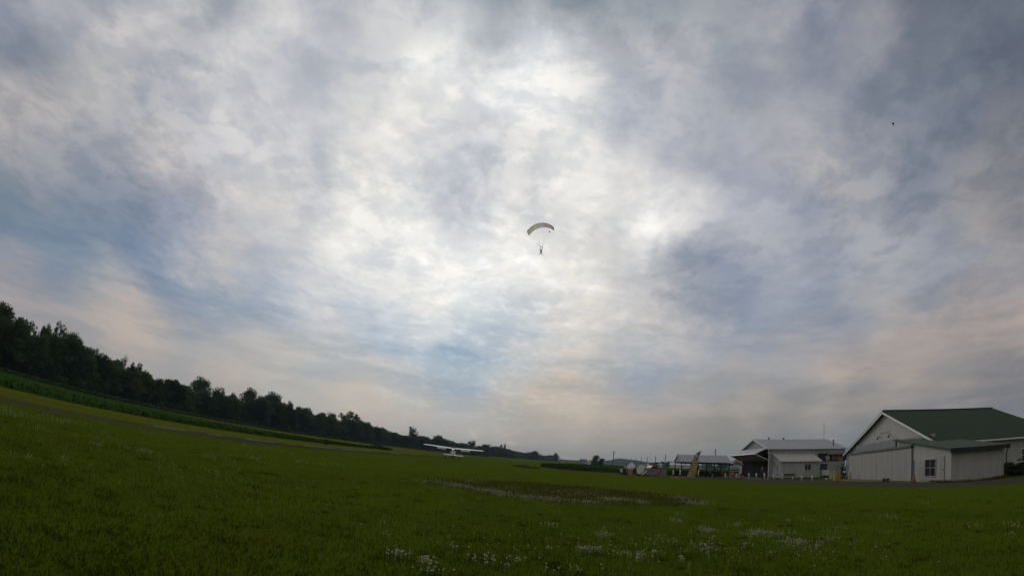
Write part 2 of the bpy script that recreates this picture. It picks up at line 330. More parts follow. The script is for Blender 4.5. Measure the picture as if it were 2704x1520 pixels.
# ------------------------------------------------------------------ ground
def field_mat(name, cols, big=.06, mid=.5, fine=9., aniso=(1, 1, 1), bump=.5, sheen=0.):
    m = bpy.data.materials.new(name); m.use_nodes = True; t = m.node_tree; b = t.nodes['Principled BSDF']
    b.inputs['Roughness'].default_value = 1.0; b.inputs['Specular IOR Level'].default_value = 0.0
    tc = t.nodes.new('ShaderNodeTexCoord'); mp = t.nodes.new('ShaderNodeMapping'); mp.inputs['Scale'].default_value = aniso; t.links.new(tc.outputs['Object'], mp.inputs[0])
    def nz(sc, d=5, r=.6):
        n = t.nodes.new('ShaderNodeTexNoise'); n.inputs['Scale'].default_value = sc; n.inputs['Detail'].default_value = d; n.inputs['Roughness'].default_value = r
        t.links.new(mp.outputs[0], n.inputs['Vector']); return n.outputs['Fac']
    def ramp(f, a, b_):
        r = t.nodes.new('ShaderNodeMapRange'); r.interpolation_type = 'SMOOTHSTEP'; r.inputs[1].default_value = a; r.inputs[2].default_value = b_; t.links.new(f, r.inputs[0]); return r.outputs[0]
    def mix(f, a, b_, mode='MIX'):
        n = t.nodes.new('ShaderNodeMix'); n.data_type = 'RGBA'; n.blend_type = mode
        for i, x in ((0, f), (6, a), (7, b_)):
            if isinstance(x, bpy.types.NodeSocket): t.links.new(x, n.inputs[i])
            else: n.inputs[i].default_value = x if i == 0 else (*x, 1)
        return n.outputs[2]
    c = mix(ramp(nz(big), .38, .62), cols[0], cols[1])
    c = mix(ramp(nz(mid, 6), .45, .7), c, cols[2])
    if sheen:
        ms = t.nodes.new('ShaderNodeMapping'); ms.inputs['Rotation'].default_value = (0, 0, .085); ms.inputs['Scale'].default_value = (.55, .035, 1); t.links.new(tc.outputs['Object'], ms.inputs[0])
        ns = t.nodes.new('ShaderNodeTexNoise'); ns.inputs['Scale'].default_value = 1.; ns.inputs['Detail'].default_value = 5; t.links.new(ms.outputs[0], ns.inputs['Vector'])
        c = mix(ramp(ns.outputs['Fac'], .42, .64), c, (cols[0][0]*1.12, cols[0][1]*1.12, cols[0][2]*1.05))
    f = ramp(nz(fine, 4, .7), .3, .72); g = t.nodes.new('ShaderNodeMapRange'); g.inputs[3].default_value = .84; g.inputs[4].default_value = 1.15; t.links.new(f, g.inputs[0])
    sc = t.nodes.new('ShaderNodeVectorMath'); sc.operation = 'SCALE'; t.links.new(c, sc.inputs[0]); t.links.new(g.outputs[0], sc.inputs['Scale'])
    t.links.new(sc.outputs[0], b.inputs['Base Color'])
    if sheen:
        b.inputs['Sheen Weight'].default_value = sheen; b.inputs['Sheen Roughness'].default_value = .45; b.inputs['Sheen Tint'].default_value = (.58, .74, .05, 1)
    bp = t.nodes.new('ShaderNodeBump'); bp.inputs['Strength'].default_value = bump; bp.inputs['Distance'].default_value = .06
    t.links.new(nz(fine*2.3, 3), bp.inputs['Height']); t.links.new(bp.outputs[0], b.inputs['Normal'])
    MATS[name] = m; return m
GRASS = field_mat('mown_grass', [(.045, .066, .0055), (.032, .056, .0045), (.057, .061, .0068)], sheen=.10)
LIME = field_mat('mown_verge', [(.060, .068, .011), (.048, .060, .010), (.066, .062, .012)], sheen=.12, aniso=(1, .25, 1))
DRY = field_mat('tall_dry_grass', [(.075, .066, .016), (.055, .062, .015), (.085, .068, .020)], sheen=.1, aniso=(1, .2, 1))
WEEDY = field_mat('weedy_ground', [(.046, .052, .009), (.038, .050, .007), (.060, .054, .012)], mid=.9, sheen=.05)
CROPM = field_mat('crop_leaves', [(.034, .070, .013), (.026, .058, .012), (.044, .074, .014)], fine=5.)
CROP2 = field_mat('far_crop_leaves', [(.032, .062, .020), (.026, .054, .018), (.042, .064, .020)], fine=4.)
GRAVEL = field_mat('packed_gravel', [(.085, .074, .064), (.068, .062, .055), (.098, .080, .066)], fine=14., bump=.3)
ASPH = field_mat('cracked_asphalt', [(.080, .073, .064), (.052, .058, .022), (.056, .066, .014)], big=.12, mid=.8, fine=11., bump=.3)
CONC = field_mat('pale_concrete', [(.22, .19, .145), (.18, .16, .125), (.15, .135, .10)], fine=6., bump=.1)
sheet('ground', [(-6000, -6000), (6000, -6000), (6000, 6000), (-6000, 6000)], 0, GRASS)
def U(u, y): return (u+.085*(y-17), y)      # strips run along the runway: u across, y along
def strip(u0, u1, y0, y1, step=8):
    n = int((y1-y0)/step)
    return [U(u1, y0+(y1-y0)*i/n) for i in range(n+1)]+[U(u0, y1-(y1-y0)*i/n) for i in range(n+1)]
sheet('mown_verge', wobble(strip(-34.6, -24.8, -60, 240), 3, .12), .004, LIME)
sheet('runway', wobble(strip(-25.0, -20.3, 36, 330), 1.3, .45), .008, ASPH)
sheet('overgrown_runway', wobble(strip(-24.6, -20.6, -60, 40), 1.2, .5), .0065, field_mat('grassed_over_asphalt', [(.060, .058, .036), (.044, .056, .012), (.040, .052, .008)], big=.35, mid=1.1, fine=11., bump=.3, sheen=.05))
# broken white edge line of the runway and grass growing through its cracks
eb = MB()
for y0, l in ((34, 4), (41, 2.2), (47, 6), (55, 3), (60, 9), (72, 6), (80, 5), (96, 7), (112, 8), (130, 10)):
    (xa, ya), (xb, yb) = U(-24.6, y0), U(-24.6, y0+l); eb.add([(xa, ya, .012), (xa+.22, ya, .012), (xb+.22, yb, .012), (xb, yb, .012)], [(0, 1, 2, 3)])
o = eb.build('runway_edge_line', mat('worn_white_paint', (.42, .41, .36), .8, .4, 6.)); o['kind'] = 'structure'
sheet('dry_grass_strip', wobble([U(-124, 42), U(-90, 62), U(-58, 92), U(-40, 118), U(-36, 132), U(-36, 300), U(-98, 520), U(-98, 120), U(-104, 80)], 4, .6), .006, DRY)

def crop(name, outline, h, m, label_kind, step=.8, leaf=.16, dens=0, seed=1, inset=.22):
    """a standing crop: a bumpy leafy canopy with a ragged leafy side, not a slab"""
    r = np.random.default_rng(seed); poly = np.array(wobble(outline, 1.2, .12, seed)); bm = bmesh.new()
    n = len(poly); top = []; low = []
    cen = poly.mean(0)
    for p in poly:
        low.append(bm.verts.new((p[0], p[1], -.02)))
        d = cen-p; d = d/np.linalg.norm(d)
        top.append(bm.verts.new((p[0]+d[0]*inset, p[1]+d[1]*inset, h*r.uniform(.93, 1.0))))
    for i in range(n): bm.faces.new((low[i], low[(i+1) % n], top[(i+1) % n], top[i]))
    f = bm.faces.new(top); bmesh.ops.triangulate(bm, faces=[f])
    bmesh.ops.recalc_face_normals(bm, faces=bm.faces)
    me = bpy.data.meshes.new(name); bm.to_mesh(me); bm.free(); me.materials.append(m)
    base_v = np.array([v.co[:] for v in me.vertices]); base_f = [tuple(p.vertices) for p in me.polygons]
    # leaves: on the edge facing the airfield and scattered over the canopy near it
    P = []
    def inside(x, y):
        a = poly; b = np.roll(poly, -1, 0); c = ((a[:, 1] > y) != (b[:, 1] > y)); xs = (b[:, 0]-a[:, 0])*(y-a[:, 1])/(b[:, 1]-a[:, 1]+1e-9)+a[:, 0]
        return (np.count_nonzero(c & (x < xs)) % 2) == 1
    edge = np.linalg.norm(poly-np.roll(poly, -1, 0), axis=1); cum = edge.cumsum()
    for _ in range(dens):
        if r.random() < .45:
            i = int(np.searchsorted(cum, r.random()*cum[-1])); a, b = poly[i], poly[(i+1) % n]; p = a+(b-a)*r.random(); x, y = p+r.normal(0, .12, 2); z = r.uniform(.05, h*1.05)
        else:
            i = int(np.searchsorted(cum, r.random()*cum[-1])); p = poly[i]; d = cen-p; p = p+d/np.linalg.norm(d)*r.exponential(7); x, y = p
            if not inside(x, y): continue
            z = h*r.uniform(.85, 1.16)
        a = r.normal(0, 1, 3); a /= np.linalg.norm(a); b = np.cross(a, r.normal(0, 1, 3)); b /= np.linalg.norm(b); s = leaf*r.uniform(.6, 1.5)
        c = np.array([x, y, z]); P.append([c-a*s, c-b*s*.6, c+a*s, c+b*s*.6])
    vs = list(map(tuple, base_v)); fs = list(base_f)
    for q in P:
        k = len(vs); vs += [tuple(x) for x in q]; fs.append((k, k+1, k+2, k+3))
    me2 = bpy.data.meshes.new(name); me2.from_pydata(vs, [], fs); me2.materials.append(m); bpy.data.meshes.remove(me)
    o = bpy.data.objects.new(name, me2); C.objects.link(o); return tag(o, kind='stuff')
crop('crop_field', [U(-36, -60), U(-36, 30), U(-37, 60), U(-35, 92), U(-35.5, 132), U(-42, 116), U(-58, 92), U(-90, 62), U(-122, 42), U(-126, 10), U(-126, -60)], .40, CROPM, 'crop', dens=16000, leaf=.12, seed=4, inset=.9)
crop('far_crop_field', [U(-100, 80), U(-96, 130), U(-90, 300), U(-40, 420), U(-45, 470), U(-100, 420), U(-128, 300), U(-130, 90)], .6, CROP2, 'crop', dens=6000, leaf=.25, seed=5)
bt = [G(1428, 1231.5), G(1462, 1236), G(1500, 1240), G(1560, 1244), G(1640, 1248.6)]
crop('bean_field', [tuple(p[:2]) for p in bt]+[(28.5, 101), (40, 112), (75, 130), (160, 150), (230, 190), (120, 300), (60, 300), (24, 180), (12, 128)], .78, CROPM, 'crop', dens=14000, leaf=.15, seed=6)
bv = [G(1425, 1233), G(1462, 1237.3), G(1500, 1241.3), G(1560, 1245.5), G(1645, 1250.5), G(1700, 1255)]
sheet('bare_soil_margin', wobble([tuple(p[:2]) for p in bt]+[G(1690, 1252)[:2]]+[tuple(p[:2]) for p in bv[::-1]], .8, .1), .004, GRAVEL)
# gravel road past the buildings
top = [(1700,1256),(1800,1259),(1900,1261.5),(2030,1265.5),(2150,1269.8),(2250,1271.8),(2400,1274.5),(2520,1273.5),(2620,1267.5),(2704,1260.5),(2790,1253)]
bot = [(2790,1268),(2704,1274.5),(2620,1280),(2520,1284),(2400,1284.5),(2250,1281.5),(2150,1279),(2000,1272.5),(1900,1265.2),(1800,1261),(1700,1257.6)]
sheet('gravel_road', wobble([G(*p)[:2] for p in top+bot], .8, .13), .006, GRAVEL)
sheet('hangar_apron', wobble([G(*p)[:2] for p in [(2214,1266.5),(2243,1264),(2340,1266.5),(2440,1269.5),(2512,1271.5),(2500,1273.2),(2400,1272.6),(2320,1270.8),(2215,1268.6)]], .7, .05), .010, CONC)
sheet('building_pad', wobble([G(*p)[:2] for p in [(1768,1258.2),(1800,1255.5),(2030,1257),(2034,1265),(1960,1261.5),(1880,1260.4),(1770,1259.8)]], .7, .05), .010, CONC)
# worn weedy hollow in the middle of the field
wp = [(1118,1264),(1180,1265),(1300,1268),(1400,1273),(1500,1280),(1600,1289),(1700,1298),(1780,1305),(1850,1314),(1858,1326),(1820,1337),(1700,1334),(1600,1332),(1480,1326),(1400,1318),(1320,1309),(1250,1299),(1180,1286),(1130,1275)]
sheet('weedy_hollow', wobble([G(*p)[:2] for p in wp], 1.0, .30, 9), .005, WEEDY)
# hills along the horizon
hb = MB(); R1 = []; prof = [(-14,2),(-4,4),(4,7),(8,9),(10.4,13),(11.2,19),(11.9,26),(12.6,28),(13.4,25),(14.5,21),(16,17),(18,14),(21,12),(26,10),(34,9),(46,12),(70,10)]
for i in range(170):
    a = -14+84*i/169; h = np.interp(a, [p[0] for p in prof], [p[1] for p in prof])*(1+.05*math.sin(i*1.7)+.04*math.sin(i*.61)); t = rad(a)
    R1.append([(math.sin(t)*D, math.cos(t)*D, z) for D, z in ((2350, -.5), (2480, h*.7), (2560, h), (2700, h*.6), (3000, -.5))])
hb.loft([[p for p in r] for r in R1], cap=False)
o = hb.build('hills', field_mat('wooded_hills', [(.045, .06, .03), (.035, .05, .026), (.06, .066, .035)], big=.01, mid=.03, fine=.12)); o['kind'] = 'structure'

# ------------------------------------------------------------------ grass, weeds, clover
def blades(name, n, m, sampler, hmin, hmax, w, seed):
    r = np.random.default_rng(seed); xy = sampler(r, n); n = len(xy); h = r.uniform(hmin, hmax, n); a = r.uniform(0, 6.283, n); lean = r.normal(0, .45, (n, 2))*h[:, None]
    c = np.stack([np.cos(a), np.sin(a)], 1)*w*r.uniform(.6, 1.4, n)[:, None]
    P = np.zeros((n, 3, 3)); P[:, 0, :2] = xy-c; P[:, 1, :2] = xy+c; P[:, 2, :2] = xy+lean; P[:, 2, 2] = h
    o = quads(name, P, m, k=3); return tag(o, kind='stuff')
def clumps(d0, d1, k):
    def f(r, n):
        d = d0*(d1/d0)**(r.random(k)); a = np.radians(r.uniform(-75, 75, k)); c = np.stack([np.sin(a)*d, np.cos(a)*d], 1); w = r.uniform(.05, .3, k); i = r.integers(k, size=n)
        return c[i]+r.normal(0, 1, (n, 2))*w[i][:, None]
    return f
def wedge(d0, d1):
    def f(r, n):
        d = d0*(d1/d0)**(r.random(n)); a = np.radians(r.uniform(-75, 75, n)); return np.stack([np.sin(a)*d, np.cos(a)*d], 1)
    return f
blades('grass', 110000, mat('grass_blade', (.050, .070, .0065), 1., .2, .8, spec=0.), wedge(3.2, 34), .02, .065, .006, 11)
blades('grass_tufts', 42000, mat('tuft_blade', (.047, .069, .0070), 1., .3, .5, spec=0.), clumps(3.2, 30, 1500), .03, .09, .006, 13)
def inpoly(poly):
    q = np.array([G(*p)[:2] for p in poly]); lo, hi = q.min(0), q.max(0)
    def f(r, n):
        o_ = []; b = np.roll(q, -1, 0)
        while len(o_) < n:
            p = lo+(hi-lo)*r.random((n, 2))
            c = np.zeros(n, int)
            for a_, b_ in zip(q, b):
                k = (a_[1] > p[:, 1]) != (b_[1] > p[:, 1]); xs = (b_[0]-a_[0])*(p[:, 1]-a_[1])/(b_[1]-a_[1]+1e-9)+a_[0]; c += k & (p[:, 0] < xs)
            o_ += list(p[c % 2 == 1])
        return np.array(o_[:n])
    return f
blades('weeds', 5500, mat('weed_stem', (.085, .080, .018), 1., .45, .5, spec=0.), inpoly(wp), .03, .16, .012, 12)

def foot(segs):
    def f(r, n):
        L = np.array([math.dist(a, b) for a, b in segs]); i = r.choice(len(segs), n, p=L/L.sum()); t_ = r.random(n)
        a = np.array([q[0] for q in segs])[i]; b = np.array([q[1] for q in segs])[i]; return a+(b-a)*t_[:, None]+r.normal(0, .16, (n, 2))
    return f
FOOT = [(tuple(G(*a)[:2]), tuple(G(*b)[:2])) for a, b in (((2060, 1264), (2164, 1261.2)), ((2034, 1263.4), (2058, 1264.4)), ((2166, 1258.6), (2215, 1260.5)), ((2440, 1270.5), (2512, 1273.6)), ((2512, 1273.6), (2600, 1268)), ((2600, 1268), (2660, 1258)))]
blades('wall_weeds', 5200, mat('weed_stem', (.085, .080, .018), 1., .45, .5, spec=0.), foot(FOOT), .05, .30, .018, 14)
CL = [ # sighted drifts of clover: px, py, half-widths, heads
 (1150,1273,40,6,260),(1215,1285,45,7,420),(1290,1298,45,7,380),(1340,1306,40,6,220),(1400,1316,40,6,240),(1470,1321,45,6,260),(1540,1327,45,6,260),(1625,1320,38,6,480),(1690,1328,30,5,160),
 (1800,1316,40,6,340),(1830,1329,38,5,420),(1480,1305,60,8,140),(1560,1300,60,8,130),(1700,1300,50,6,70),(1340,1290,60,8,90),(1260,1275,50,6,120),
 (1450,1388,22,5,32),(1425,1388,12,4,10),(1575,1418,35,6,44),(1590,1400,12,3,8),(1540,1455,42,10,66),(1575,1460,20,5,22),(1660,1473,55,9,70),(1690,1482,15,5,16),(1730,1465,40,6,26),(1785,1380,24,6,70),(1790,1364,20,3,16),
 (1858,1403,42,8,120),(1862,1426,16,4,18),(1805,1480,12,7,20),(1865,1448,44,7,84),(1755,1432,55,18,60),(1940,1390,26,7,34),(2010,1412,48,8,190),(1990,1412,22,6,70),(2040,1415,30,6,60),(2110,1438,46,8,150),(2155,1440,14,6,34),(2060,1432,30,5,30),
 (2210,1428,40,7,46),(2080,1379,12,6,18),(2130,1376,22,5,28),(2180,1378,20,3,12),(2150,1402,50,8,46),(2335,1367,40,5,54),(2320,1412,24,5,14),(2045,1466,22,7,16),(2110,1455,60,10,34),(1960,1440,60,14,26),
 (1060,1472,45,11,56),(1130,1487,24,7,40),(1120,1480,40,12,26),(1180,1440,24,9,14),(1010,1420,26,8,10),(1270,1470,60,14,36),(1290,1498,60,12,28),(1130,1510,80,9,22),(1000,1386,14,3,6),(1380,1492,70,14,30),(1450,1450,14,10,12),(1510,1505,40,8,14),
 (2560,1390,30,8,22),(2660,1395,36,8,40),(2660,1420,26,5,12),(2440,1330,24,4,44),(2380,1300,40,3,20),(1270,1320,14,2,8),(1210,1322,10,2,6),
 (25,1086,34,12,220),(60,1100,40,12,160),(130,1102,50,8,150),(170,1112,26,5,120),(270,1120,20,5,50),(290,1145,18,5,20),(90,1130,50,12,70),(240,1140,70,12,90),(380,1140,50,8,60),(410,1152,30,4,40),(450,1152,24,3,46),
 (395,1197,34,5,110),(340,1190,30,5,40),(258,1178,22,6,46),(180,1219,24,5,24),(55,1199,26,7,24),(60,1210,30,5,14),(225,1232,20,4,8),(560,1208,34,4,50),(610,1220,28,4,40),(680,1213,26,4,36),(590,1167,30,3,46),(640,1180,24,3,24),
 (655,1175,20,3,26),(640,1192,30,4,40),(690,1222,26,3,30),(860,1228,36,4,110),(800,1222,20,3,24),(750,1192,20,3,16),(780,1201,18,2,18),(870,1202,20,2,12),(940,1218,30,3,14),(590,1253,26,3,12),(670,1210,30,5,40),(1050,1252,30,2,10),(940,1195,26,2,10),
 (500,1250,300,26,90),(300,1180,260,34,200),(700,1210,220,24,150),(1500,1440,500,50,160),(2100,1440,280,40,130),(600,1320,420,60,40),(1300,1260,200,8,50)]
def clover():
    r = np.random.default_rng(21); P = []
    ico = np.array([(1,0,0),(0,1,0),(-1,0,0),(0,-1,0)]); 
    for px, py, sx, sy, n in CL:
        tilt = .24 if px < 700 else (.12 if px < 1300 else .06)
        k = max(1, n//14); cx = r.normal(0, .55, k); cy = r.normal(0, .55, k)
        for _ in range(max(3, int(n*(.48 if px < 700 else .55)))):
            j = r.integers(k); x = (cx[j]+r.normal(0, .33))*sx; y = (cy[j]+r.normal(0, .33))*sy+x*tilt
            if py+y > 1530 or py+y < 1075+.1*(px+x): 
                if py+y > 1530 or (px+x) < 900 and py+y < 1070+.19*(px+x): continue
            g = G(px+x, py+y); D = math.hypot(g.x, g.y)
            if D > 150: continue
            s = r.uniform(.010, .021)*(.8 if px < 700 else 1.); z = r.uniform(.05, .11)
            for a in range(4):
                e0, e1 = ico[a]*s, ico[(a+1) % 4]*s
                P.append([(g.x+e0[0], g.y+e0[1], z), (g.x+e1[0], g.y+e1[1], z), (g.x, g.y, z+s*.95)])
                P.append([(g.x+e1[0], g.y+e1[1], z), (g.x+e0[0], g.y+e0[1], z), (g.x, g.y, z-s*.8)])
            P.append([(g.x-.002, g.y, 0), (g.x+.002, g.y, 0), (g.x, g.y, z)])
    return P
tag(quads('clover_flowers', clover(), mat('clover_head', (.40, .385, .26), .9, .2, 30., spec=.1), k=3), kind='stuff')

# ------------------------------------------------------------------ trees
LEAF = [mat('leaf_%s' % n, c, .85, .45, .9, spec=.12, trans=.3, objvar=.6) for n, c in (('oak', (.042, .082, .018)), ('poplar', (.046, .080, .020)), ('olive', (.055, .074, .019)))]
BARK = mat('bark', (.05, .042, .034), .95, .3, 6., bump=.6)
def crown_pts(r, clusters, n, s):
    P = np.zeros((n, 4, 3)); cl = np.array(clusters); w = cl[:, 3]**2; w = w/w.sum(); idx = r.choice(len(cl), n, p=w)
    d = r.normal(0, 1, (n, 3)); d /= np.linalg.norm(d, axis=1)[:, None]; rr = cl[idx, 3]*(r.random(n)**.42)
    c = cl[idx, :3]+d*rr[:, None]*np.array([1, 1, .78])
    a = r.normal(0, 1, (n, 3)); a /= np.linalg.norm(a, axis=1)[:, None]; b = np.cross(a, r.normal(0, 1, (n, 3))); b /= np.linalg.norm(b, axis=1)[:, None]
    sz = s*r.uniform(.6, 1.5, n)[:, None]
    P[:, 0] = c-a*sz; P[:, 1] = c-b*sz*.62; P[:, 2] = c+a*sz; P[:, 3] = c+b*sz*.62
    return P
def tree_proto(name, kind, seed):
    """a 10 m tree: root empty with trunk (limbs) and crown meshes"""
    r = random.Random(seed); R = np.random.default_rng(seed); root = thing(name, 'x', 'tree', (0, 0, -50)); tb = MB(); cl = []
    if kind == 'broad': zb, nl, cr, lf, sz = 1.8, 15, 3.1, 5200, .17
    elif kind == 'bushy': zb, nl, cr, lf, sz = .5, 18, 3.3, 6500, .17
    elif kind == 'airy': zb, nl, cr, lf, sz = 4.2, 19, 3.1, 2700, .15
    elif kind == 'bare': zb, nl, cr, lf, sz = 2.2, 16, 3.0, 520, .13
    else: zb, nl, cr, lf, sz = .1, 9, 4.2, 3200, .26                # shrub
    bend = [Vector((r.gauss(0, .12)*z, r.gauss(0, .12)*z, z)) for z in (0, 2, 4.5, 7, 8.8)]; bend[0] = Vector((0, 0, 0))
    if kind != 'shrub': tb.tube(bend, [.34, .25, .19, .11, .04], 7)
    for i in range(nl):
        f = (i+.5)/nl; z = zb+(8.9-zb)*f; k = math.sin(math.pi*min(1, .18+.82*f)**1.15)
        if kind == 'bushy': k = .95-.55*f*f
        if kind == 'shrub': z = .8+6.5*f; k = 1-.65*f*f
        if kind == 'airy': z = 4.2+4.2*f; k = .45+.55*f if f < .8 else .7
        a = i*2.4+r.uniform(-.6, .6); L = cr*(.35+.65*r.random())*max(.25, k)
        src = Vector((0, 0, z*.62)) if kind != 'shrub' else Vector((0, 0, 0))
        for q0, q1 in zip(bend, bend[1:]):
            if q0.z <= src.z <= q1.z: src = q0.lerp(q1, (src.z-q0.z)/(q1.z-q0.z))
        tip = Vector((math.cos(a)*L, math.sin(a)*L, z+r.uniform(-.2, .5)))
        mid = src.lerp(tip, .55)+Vector((0, 0, .25))
        tb.tube([src, mid, tip], [.11, .07, .025], 5)
        if kind in ('bare', 'airy'):
            for _ in range(9 if kind == 'bare' else 3):
                e = tip+Vector((r.gauss(0, .8), r.gauss(0, .8), r.uniform(.2, 1.7))); tb.tube([mid.lerp(tip, r.random()), e], [.035, .012], 4)
        rad_ = {'broad': 1.25, 'bushy': 1.45, 'airy': .8, 'bare': .9, 'shrub': 1.9}[kind]*r.uniform(.75, 1.25)
        cl.append((tip.x, tip.y, tip.z, rad_))
        if kind in ('broad', 'bushy'): cl.append((tip.x*.45, tip.y*.45, tip.z-.3, rad_*1.05))
        if kind == 'airy': cl.append((tip.x*1.05, tip.y*1.05, tip.z+.9, rad_*.62))
    cl.append((bend[-1].x, bend[-1].y, 9.2, 1.0 if kind != 'shrub' else .7))
    tb.build('trunk', BARK, root, True)
    P = crown_pts(R, cl, lf, sz)
    P[..., 2] = np.maximum(P[..., 2], .05)
    quads('crown', P, LEAF[seed % 3], root)
    return root
PRO = {'broad': [tree_proto('broadleaf_tree', 'broad', s) for s in (3, 4, 5)], 'bushy': [tree_proto('broadleaf_tree', 'bushy', s) for s in (6, 7, 8)],
       'airy': [tree_proto('tall_thin_tree', 'airy', s) for s in (9, 10)], 'bare': [tree_proto('sparse_tree', 'bare', s) for s in (12, 13)], 'shrub': [tree_proto('shrub', 'shrub', s) for s in (15, 16)]}
NAMES = {'broad': 'broadleaf_tree', 'bushy': 'broadleaf_tree', 'airy': 'tall_thin_tree', 'bare': 'sparse_tree', 'shrub': 'shrub'}
USED = set()
def plant(kind, x, y, h, wide, label, cat='tree', group=None, i=None, name=None):
    pr = PRO[kind]; p = pr[(i if i is not None else random.randrange(9)) % len(pr)]
    if p.name in USED: o = copy_tree(p)
    else: o = p; USED.add(p.name)
    o.name = name or NAMES[kind]; o.location = (x, y, 0); o.rotation_euler = (0, 0, random.uniform(0, 6.28)); o.scale = (wide/6.4, wide/6.4, h/10.)
    return tag(o, label, cat, group)
# crown line of the wood, sighted along its whole length (px, py)
SKY = [(-160,770),(-80,790),(0,815),(55,830),(62,845),(100,856),(140,868),(178,880),(215,900),(240,914),(280,930),(315,945),(345,962),(375,968),(400,980),(440,995),(480,1001),(500,1020),(550,1024),(600,1032),(635,1044),
 (690,1046),(735,1050),(770,1063),(800,1075),(840,1084),(880,1092),(900,1103),(957,1107),(1000,1124),(1050,1141),(1100,1143),(1150,1151),(1200,1163),(1225,1171),(1275,1175),(1320,1179),(1360,1189),(1400,1196),(1430,1202),(1470,1200),(1500,1206),(1530,1212)]
def crest(px): return float(np.interp(px, [p[0] for p in SKY], [p[1] for p in SKY]))
LINE = [(-175,-160),(-150,-60),(-141,20),(-139,110),(-145,200),(-136,270),(-117,350),(-101,470),(-62,560),(-15,660),(45,930),(120,1250)]
pts = [Vector((*p, 0)) for p in LINE]; walk = []
pos, seg = pts[0], 0
acc = 0.
while seg < len(pts)-1:
    d = max(5.6, math.hypot(pos.x, pos.y)*.0175); left = d
    while seg < len(pts)-1 and (pts[seg+1]-pos).length < left: left -= (pts[seg+1]-pos).length; pos = pts[seg+1]; seg += 1
    if seg >= len(pts)-1: break
    pos = pos+(pts[seg+1]-pos).normalized()*left; walk.append(pos.copy())
GW = 'trees of the long dark wood'
LF = 'leafy tree in the front row of the long dark wood on the left'; LB = 'leafy tree rising behind the front row of the long dark wood'; LFar = 'hazy bluish tree far along the wood near the horizon'
for i, p in enumerate(walk):
    D = math.hypot(p.x, p.y); px, _ = pixel((p.x, p.y, 8)); out_ = Vector((p.x, p.y, 0)).normalized()
    q = p+out_*random.uniform(-4, 3); px, _ = pixel((q.x, q.y, 10)); H = AT(px, crest(px), math.hypot(q.x, q.y)).z if px > -150 else 15
    far = px > 1180
    h = max(6, H*random.uniform(.74, .97)); sp = max(6, D*.0175)
    plant('bushy' if random.random() < .75 else 'broad', q.x, q.y, h, sp*random.uniform(1.5, 2.1), LFar if far else LF, 'tree', 'far hazy trees of the wood' if far else GW)
    q = p+out_*(random.uniform(9, 15))*(1+D/400)+Vector((random.uniform(-3, 3), random.uniform(-3, 3), 0)); px, _ = pixel((q.x, q.y, 10)); H = AT(px, crest(px), math.hypot(q.x, q.y)).z if px > -150 else 17
    plant('broad' if random.random() < .7 else 'bushy', q.x, q.y, max(7, H*random.uniform(.82, 1.06)), sp*random.uniform(1.25, 1.85), LFar if far else LB, 'tree', 'far hazy trees of the wood' if far else GW)
    if i % 2 == 0 and D < 420:
        q = p-out_*random.uniform(4, 6); plant('shrub', q.x, q.y, random.uniform(3, 5.2), random.uniform(6, 9), 'low shrub along the foot of the long dark wood', 'shrub', 'shrubs along the foot of the wood')
# trees that stand out above the crest: px, py of the top, crown width in px, kind, label
for px, py, w, kind, lab in [(22,796,62,'broad','tall broad tree at the far left edge, highest crown of the wood'),(85,846,34,'airy','thin see-through tree just right of the highest crown at the left edge'),
 (125,850,26,'airy','upright thin tree, left one of a close pair of feathery crowns'),(163,848,32,'airy','upright thin tree, right one of a close pair of feathery crowns'),(205,881,46,'airy','loose spreading tree stepping down right of the feathery pair'),
 (253,916,24,'airy','small gappy tree on the crest before the bare one'),(332,941,30,'bare','nearly bare grey tree with leafless twigs above the wood'),(362,954,34,'airy','small leafy crown touching the nearly bare tree'),
 (535,994,60,'broad','big round-crowned tree standing proud of the middle of the wood'),(583,1020,30,'airy','small gappy tree just right of the big round crown'),(663,1022,44,'broad','dark rounded tree, left one of two crowns side by side'),(722,1033,58,'broad','wide dark tree, right one of two crowns side by side'),
 (815,1074,30,'airy','low gappy tree on the falling crest'),(872,1088,34,'bare','nearly leafless tree leaning left of a tall round crown'),(930,1084,48,'airy','tall round gappy crown in the farther part of the wood'),
 (1091,1125,24,'airy','squarish lone crown above the wood left of the aeroplane'),(1163,1147,18,'broad','small square crown on the crest above the aeroplane wing'),(1248,1161,22,'airy','gappy crown above the right wing of the aeroplane'),
 (1282,1171,26,'broad','round crown right of the gappy one above the aeroplane'),(1329,1171,16,'airy','tall gappy crown near the low end of the wood'),(1411,1189,26,'broad','round dome crown near the end of the far wood'),(1468,1195,14,'broad','small pointed crown near the far end of the wood')]:
    D = np.interp(px, [0, 240, 500, 710, 1000, 1110, 1270, 1400, 1480], [196, 290, 390, 460, 530, 580, 660, 900, 1150])
    t = toward(px, D); top_ = AT(px, py, D); plant(kind, top_.x, top_.y, top_.z, max(7, w*D/1500*1.55), lab, 'tree', None)
for px, py, w, D, lab in [(1573,1201,20,420,'dark rounded tree, taller of a pair standing alone beyond the bean field'),(1588,1209,17,425,'dark rounded tree, shorter of a pair standing alone beyond the bean field')]:
    top_ = AT(px, py, D); plant('bushy', top_.x, top_.y, top_.z, w*D/1500*1.3, lab, 'tree')
for px, py, w, D in [(1735,1219,16,1100),(1748,1217,14,1100),(1760,1219,16,1000),(1772,1217,20,1000),(1790,1217,26,1000),(1812,1218,24,1000),(1840,1219,24,1000),(1870,1219,26,1000),(1905,1220,26,900),(1718,1221,12,1200)]:
    top_ = AT(px, py, D); plant('bushy', top_.x, top_.y, top_.z, w*D/1500*1.4, 'far bluish tree on the horizon behind the open pavilion', 'tree', 'far trees behind the pavilion')
